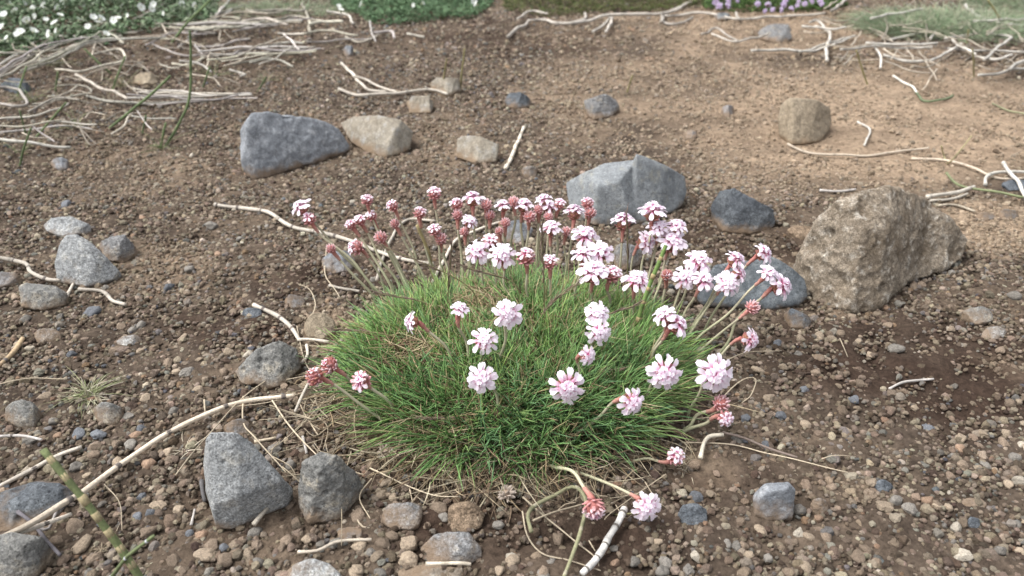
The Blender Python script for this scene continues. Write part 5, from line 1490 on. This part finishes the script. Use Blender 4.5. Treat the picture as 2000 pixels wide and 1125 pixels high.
grass_tuft(660, 790, 90, .022, 'matted dead grass tuft behind the withered flower heads', [(.44, .37, .26), (.33, .26, .17)])
grass_tuft(1340, 915, 24, .014, 'frayed pale root tuft below the bent bone-white stem', [(.5, .43, .32)])
for x, y, n_, l_ in ((60, 200, 26, .05), (150, 250, 22, .045), (240, 170, 24, .05), (40, 300, 16, .04), (320, 292, 26, .035), (110, 130, 30, .05), (420, 150, 18, .04), (520, 160, 14, .035)):
    grass_tuft(x, y, n_, l_, {60: 'wispy green grass tuft inside the curled stems of the tangle', 150: 'wispy grass tuft at the front of the loose tangle', 240: 'wispy grass tuft where the level bundle starts', 40: 'small grass wisp beside a short horsetail on bare soil',
               320: 'green grass tuft at the foot of the tallest horsetail', 110: 'wispy grass tuft at the edge of the sea campion', 420: 'thin grass tuft between the two stem bundles', 520: 'thin grass tuft past the end of the level bundle'}[x], [(.20, .24, .11), (.32, .32, .19), (.15, .20, .09)], spread=.6)
# old dried flower heads lying in front
for x, y, lab in ((990, 965, 'pale dried old flower head under the front leaves'), (755, 885, 'papery dried old flower head in the litter near the pitted rock')):
    p = on_ground(x, y, .004)
    b = MB()
    for d in fib(26, -.3, .98):
        scale_into(b, d * .0028, (d.x + rnd.gauss(0, .4), d.y + rnd.gauss(0, .4), d.z), .0034, np.array((.30, .23, .18)), np.array((.46, .39, .33)) * rnd.uniform(.7, 1.05), .4, rnd.uniform(-1, 1))
    V, Q, T = sphere_np(8, 6); b.put(V * .0029, quads=Q, tris=T, col=np.array((.3, .22, .16)))
    tag(add('dried_flower_head', b.mesh('dried_flower_head', M['bract']), None, p), lab, 'dried flower')

# ------------------------------------------------------------------ far plants
def mat_plant(name, outline, height, label, cat, cols, n, leaf, lw, upright=.5, stems_col=(.12, .12, .06)):
    """low spreading plant whose foot outline on the ground is seen at OUTLINE"""
    G = [on_ground(x, y) for x, y in outline]
    gx, gy = np.array([p.x for p in G]), np.array([p.y for p in G])
    c = Vector((gx.mean(), gy.mean(), 0)); c.z = gz(c.x, c.y)
    from_poly = []
    def inside(x, y):
        r, j = False, len(G) - 1
        for i in range(len(G)):
            if (gy[i] > y) != (gy[j] > y) and x < (gx[j] - gx[i]) * (y - gy[i]) / (gy[j] - gy[i] + 1e-9) + gx[i]: r = not r
            j = i
        return r
    def hgt(x, y):
        dmin = min(math.hypot(x - G[i].x, y - G[i].y) for i in range(len(G)))
        de = min(abs((G[i].y - G[i - 1].y) * x - (G[i].x - G[i - 1].x) * y + G[i].x * G[i - 1].y - G[i].y * G[i - 1].x) / ((G[i] - G[i - 1]).length + 1e-6) for i in range(len(G)))
        return min(1.0, (min(de, dmin) + .02) / (height * 1.6))
    specs, k = [], 0
    clump = [(rnd.uniform(gx.min(), gx.max()), rnd.uniform(gy.min(), gy.max()), rnd.uniform(.55, 1.15)) for _ in range(60)]
    while k < n:
        x, y = rnd.uniform(gx.min(), gx.max()), rnd.uniform(gy.min(), gy.max())
        if not inside(x, y): continue
        cl = min(clump, key=lambda q: (q[0] - x) ** 2 + (q[1] - y) ** 2)
        h = height * hgt(x, y) * cl[2]
        z = gz(x, y) + h * rnd.random() ** .6
        d = np.array([rnd.gauss(0, 1), rnd.gauss(0, 1), rnd.gauss(upright, .5)])
        specs.append((np.array([x, y, z]), d, leaf * rnd.uniform(.6, 1.3), lw * rnd.uniform(.7, 1.2), np.array([0, 0, -.2]), np.array(rnd.choice(cols)) * rnd.uniform(.7, 1.25) * (.7 + .3 * cl[2])))
        k += 1
    o = tag(empty(name, c), label, cat)
    e = add('foliage', blades(specs, 2).mesh('foliage', M['far_leaf'], c), o); e['kind'] = 'stuff'
    sp = []
    for i in range(int(n * .06)):
        s_ = specs[rnd.randrange(len(specs))][0]
        z0 = gz(s_[0], s_[1])
        sp.append((np.array([s_[0], s_[1], z0 - .002]), np.array([rnd.gauss(0, .3), rnd.gauss(0, .3), 1]), max(.006, s_[2] - z0), .0007, np.zeros(3), np.array(stems_col)))
    e = add('stems', blades(sp, 3).mesh('stems', M['far_leaf'], c), o); e['kind'] = 'stuff'
    return o, hgt, height

def campion_mesh(k):
    b = MB()
    for j in range(5):
        a = j * 2 * math.pi / 5 + rnd.gauss(0, .1)
        for half in (-1, 1):
            V, A = [], []
            ca, sa = math.cos(a + half * .24), math.sin(a + half * .24)
            for i in range(5):
                s = i / 4
                hw = .30 * math.sin(math.pi * (.12 + .80 * s))
                for u in (-1, 0, 1):
                    x, y = .1 + .9 * s, u * hw
                    V.append((x * ca - y * sa, x * sa + y * ca, .25 * math.sin(s * 1.9) + .05 * u * u))
            Q = [(i * 3 + q, i * 3 + q + 1, i * 3 + q + 4, i * 3 + q + 3) for i in range(4) for q in (0, 1)]
            b.put(V, quads=Q, col=np.array((.74, .76, .72)))
    V, Q, T = sphere_np(8, 6)
    b.put(V * np.array([.32, .32, .55]) + np.array([0, 0, -.45]), quads=Q, tris=T, col=np.array((.45, .47, .33)))
    b.put(V * .13 + np.array([0, 0, .12]), quads=Q, tris=T, col=np.array((.55, .58, .30)))
    return b.mesh('flower', M['white'])
CAMP = [campion_mesh(k) for k in range(4)]
def put_flowers(plant_o, spots, meshes, size, name='flower', zlift=.042):
    for (x, y) in spots:
        p = on_ground(x, y, zlift * rnd.uniform(.6, 1.0))
        o = add(name, rnd.choice(meshes), plant_o)
        d = (Vector((rnd.gauss(0, .8), -.5 + rnd.gauss(0, .6), .8))).normalized()
        s = size * rnd.uniform(.65, 1.2)
        o.matrix_local = Matrix.Translation(p - plant_o.location) @ basis(d, rnd.uniform(0, 6)).to_4x4() @ Matrix.Scale(s, 4)

CG = [(.13, .20, .10), (.17, .24, .13), (.10, .16, .08), (.22, .26, .17)]
c1, _, _ = mat_plant('sea_campion', [(-60, 118), (60, 112), (130, 92), (210, 92), (260, 68), (330, 62), (420, 48), (430, -10), (300, -22), (-60, -22)], .048, 'white-flowered sea campion mat with dark green leaves behind the stem tangle', 'flowering plant', CG, 9000, .011, .0028)
put_flowers(c1, [(20, 8), (13, 74), (40, 62), (52, 40), (66, 60), (66, 15), (68, 32), (85, 10), (96, 66), (107, 45), (112, 15), (130, 12), (122, 4), (155, 38), (186, 8), (183, 34), (198, 36), (192, 44), (223, 40), (208, 66), (275, 14),
                 (300, 8), (296, 17), (356, 8), (30, 22), (140, 2), (4, 52), (8, 28), (90, 38), (110, 60), (230, 36), (160, 8), (240, 10), (48, 6), (118, 30), (34, 66), (172, 52), (250, 30), (320, 26), (380, 10)], CAMP, .0066)
c2, _, _ = mat_plant('sea_campion', [(650, 14), (690, 30), (720, 46), (760, 52), (840, 44), (930, 36), (960, 14), (965, -20), (640, -20)], .030, 'low blue-green cushion mat with a few white flowers', 'flowering plant', [(.12, .215, .105), (.15, .24, .12), (.10, .175, .085)], 9000, .010, .0016)
put_flowers(c2, [(662, 12), (666, 20), (706, 8), (808, 10), (826, 6), (925, 2), (930, 8)], CAMP, .0066)
mat_plant('moss_mat', [(985, 22), (1050, 34), (1120, 32), (1200, 26), (1290, 24), (1380, 14), (1390, -20), (980, -20)], .045, 'brownish green mossy mat behind pale dry stems', 'moss', [(.13, .16, .045), (.15, .155, .06), (.10, .14, .04), (.17, .15, .08)], 8000, .008, .0014)
th, _, _ = mat_plant('thyme', [(1375, 20), (1430, 26), (1520, 26), (1600, 24), (1650, 14), (1650, -20), (1370, -20)], .045, 'dark green thyme mat with lilac flower clusters', 'flowering plant', [(.08, .15, .04), (.11, .18, .05), (.06, .11, .03)], 7000, .008, .0022)
def thyme_mesh():
    b = MB()
    for d in fib(16, -.2, .98):
        scale_into(b, d * .6, d, .75, np.array((.38, .20, .40)), np.array((.68, .61, .78)) * rnd.uniform(.85, 1.1), .8)
    V, Q, T = sphere_np(8, 6); b.put(V * .55, quads=Q, tris=T, col=np.array((.14, .10, .10)))
    return b.mesh('flower_cluster', M['white'])
TH = [thyme_mesh() for _ in range(3)]
put_flowers(th, [(1395, 6), (1405, 12), (1422, 4), (1420, 12), (1440, 3), (1500, 10), (1510, 20), (1495, 22), (1530, 10), (1545, 18), (1558, 12), (1560, 4), (1572, 8), (1585, 3), (1602, 4), (1606, 10), (1535, 2), (1400, 2), (1525, 20), (1480, 8)], TH, .0062, 'flower_cluster', .03)

def fine_clump(px, py, n, L0, label, rx, ry):
    B = on_ground(px, py)
    specs = []
    for i in range(n):
        t, r = rnd.uniform(0, 6.28), math.sqrt(rnd.random())
        x, y = B.x + rx * r * math.cos(t), B.y + ry * r * math.sin(t)
        d = np.array([math.cos(t) * r + rnd.gauss(-.1, .55), math.sin(t) * r * .6 + rnd.gauss(0, .5), rnd.uniform(.35, 1.1)])
        specs.append((np.array([x, y, gz(x, y) - .001]), d, L0 * rnd.uniform(.5, 1.2), rnd.uniform(.0004, .0007), np.array([d[0] * .3, d[1] * .3, -rnd.uniform(.2, .6)]), np.array(rnd.choice([(.25, .33, .20), (.20, .28, .15), (.34, .38, .26), (.40, .39, .28)])) * rnd.uniform(.75, 1.2)))
    o = tag(empty('grass_clump', B), label, 'grass clump')
    e = add('blades', blades(specs, 3).mesh('blades', M['far_leaf'], B), o); e['kind'] = 'stuff'
    sp = [(np.array([B.x + rx * rnd.uniform(-.8, .8), B.y + ry * rnd.uniform(-.8, .8), B.z]), np.array([rnd.gauss(0, 1), rnd.gauss(0, 1), .1]), L0 * .4, .0006, np.zeros(3), np.array((.3, .25, .16))) for _ in range(160)]
    e = add('dead_blades', blades(sp, 3).mesh('dead_blades', M['straw'], B), o); e['kind'] = 'stuff'
fine_clump(1870, 56, 6500, .055, 'fine pale green grass clump behind a line of dry stems', .17, .11)
fine_clump(1985, 10, 1500, .05, 'bright green small grass clump beyond the fine pale one', .10, .10)
fine_clump(560, 22, 700, .04, 'sparse grey-green grass clump between campion and the blue-green mat', .14, .08)
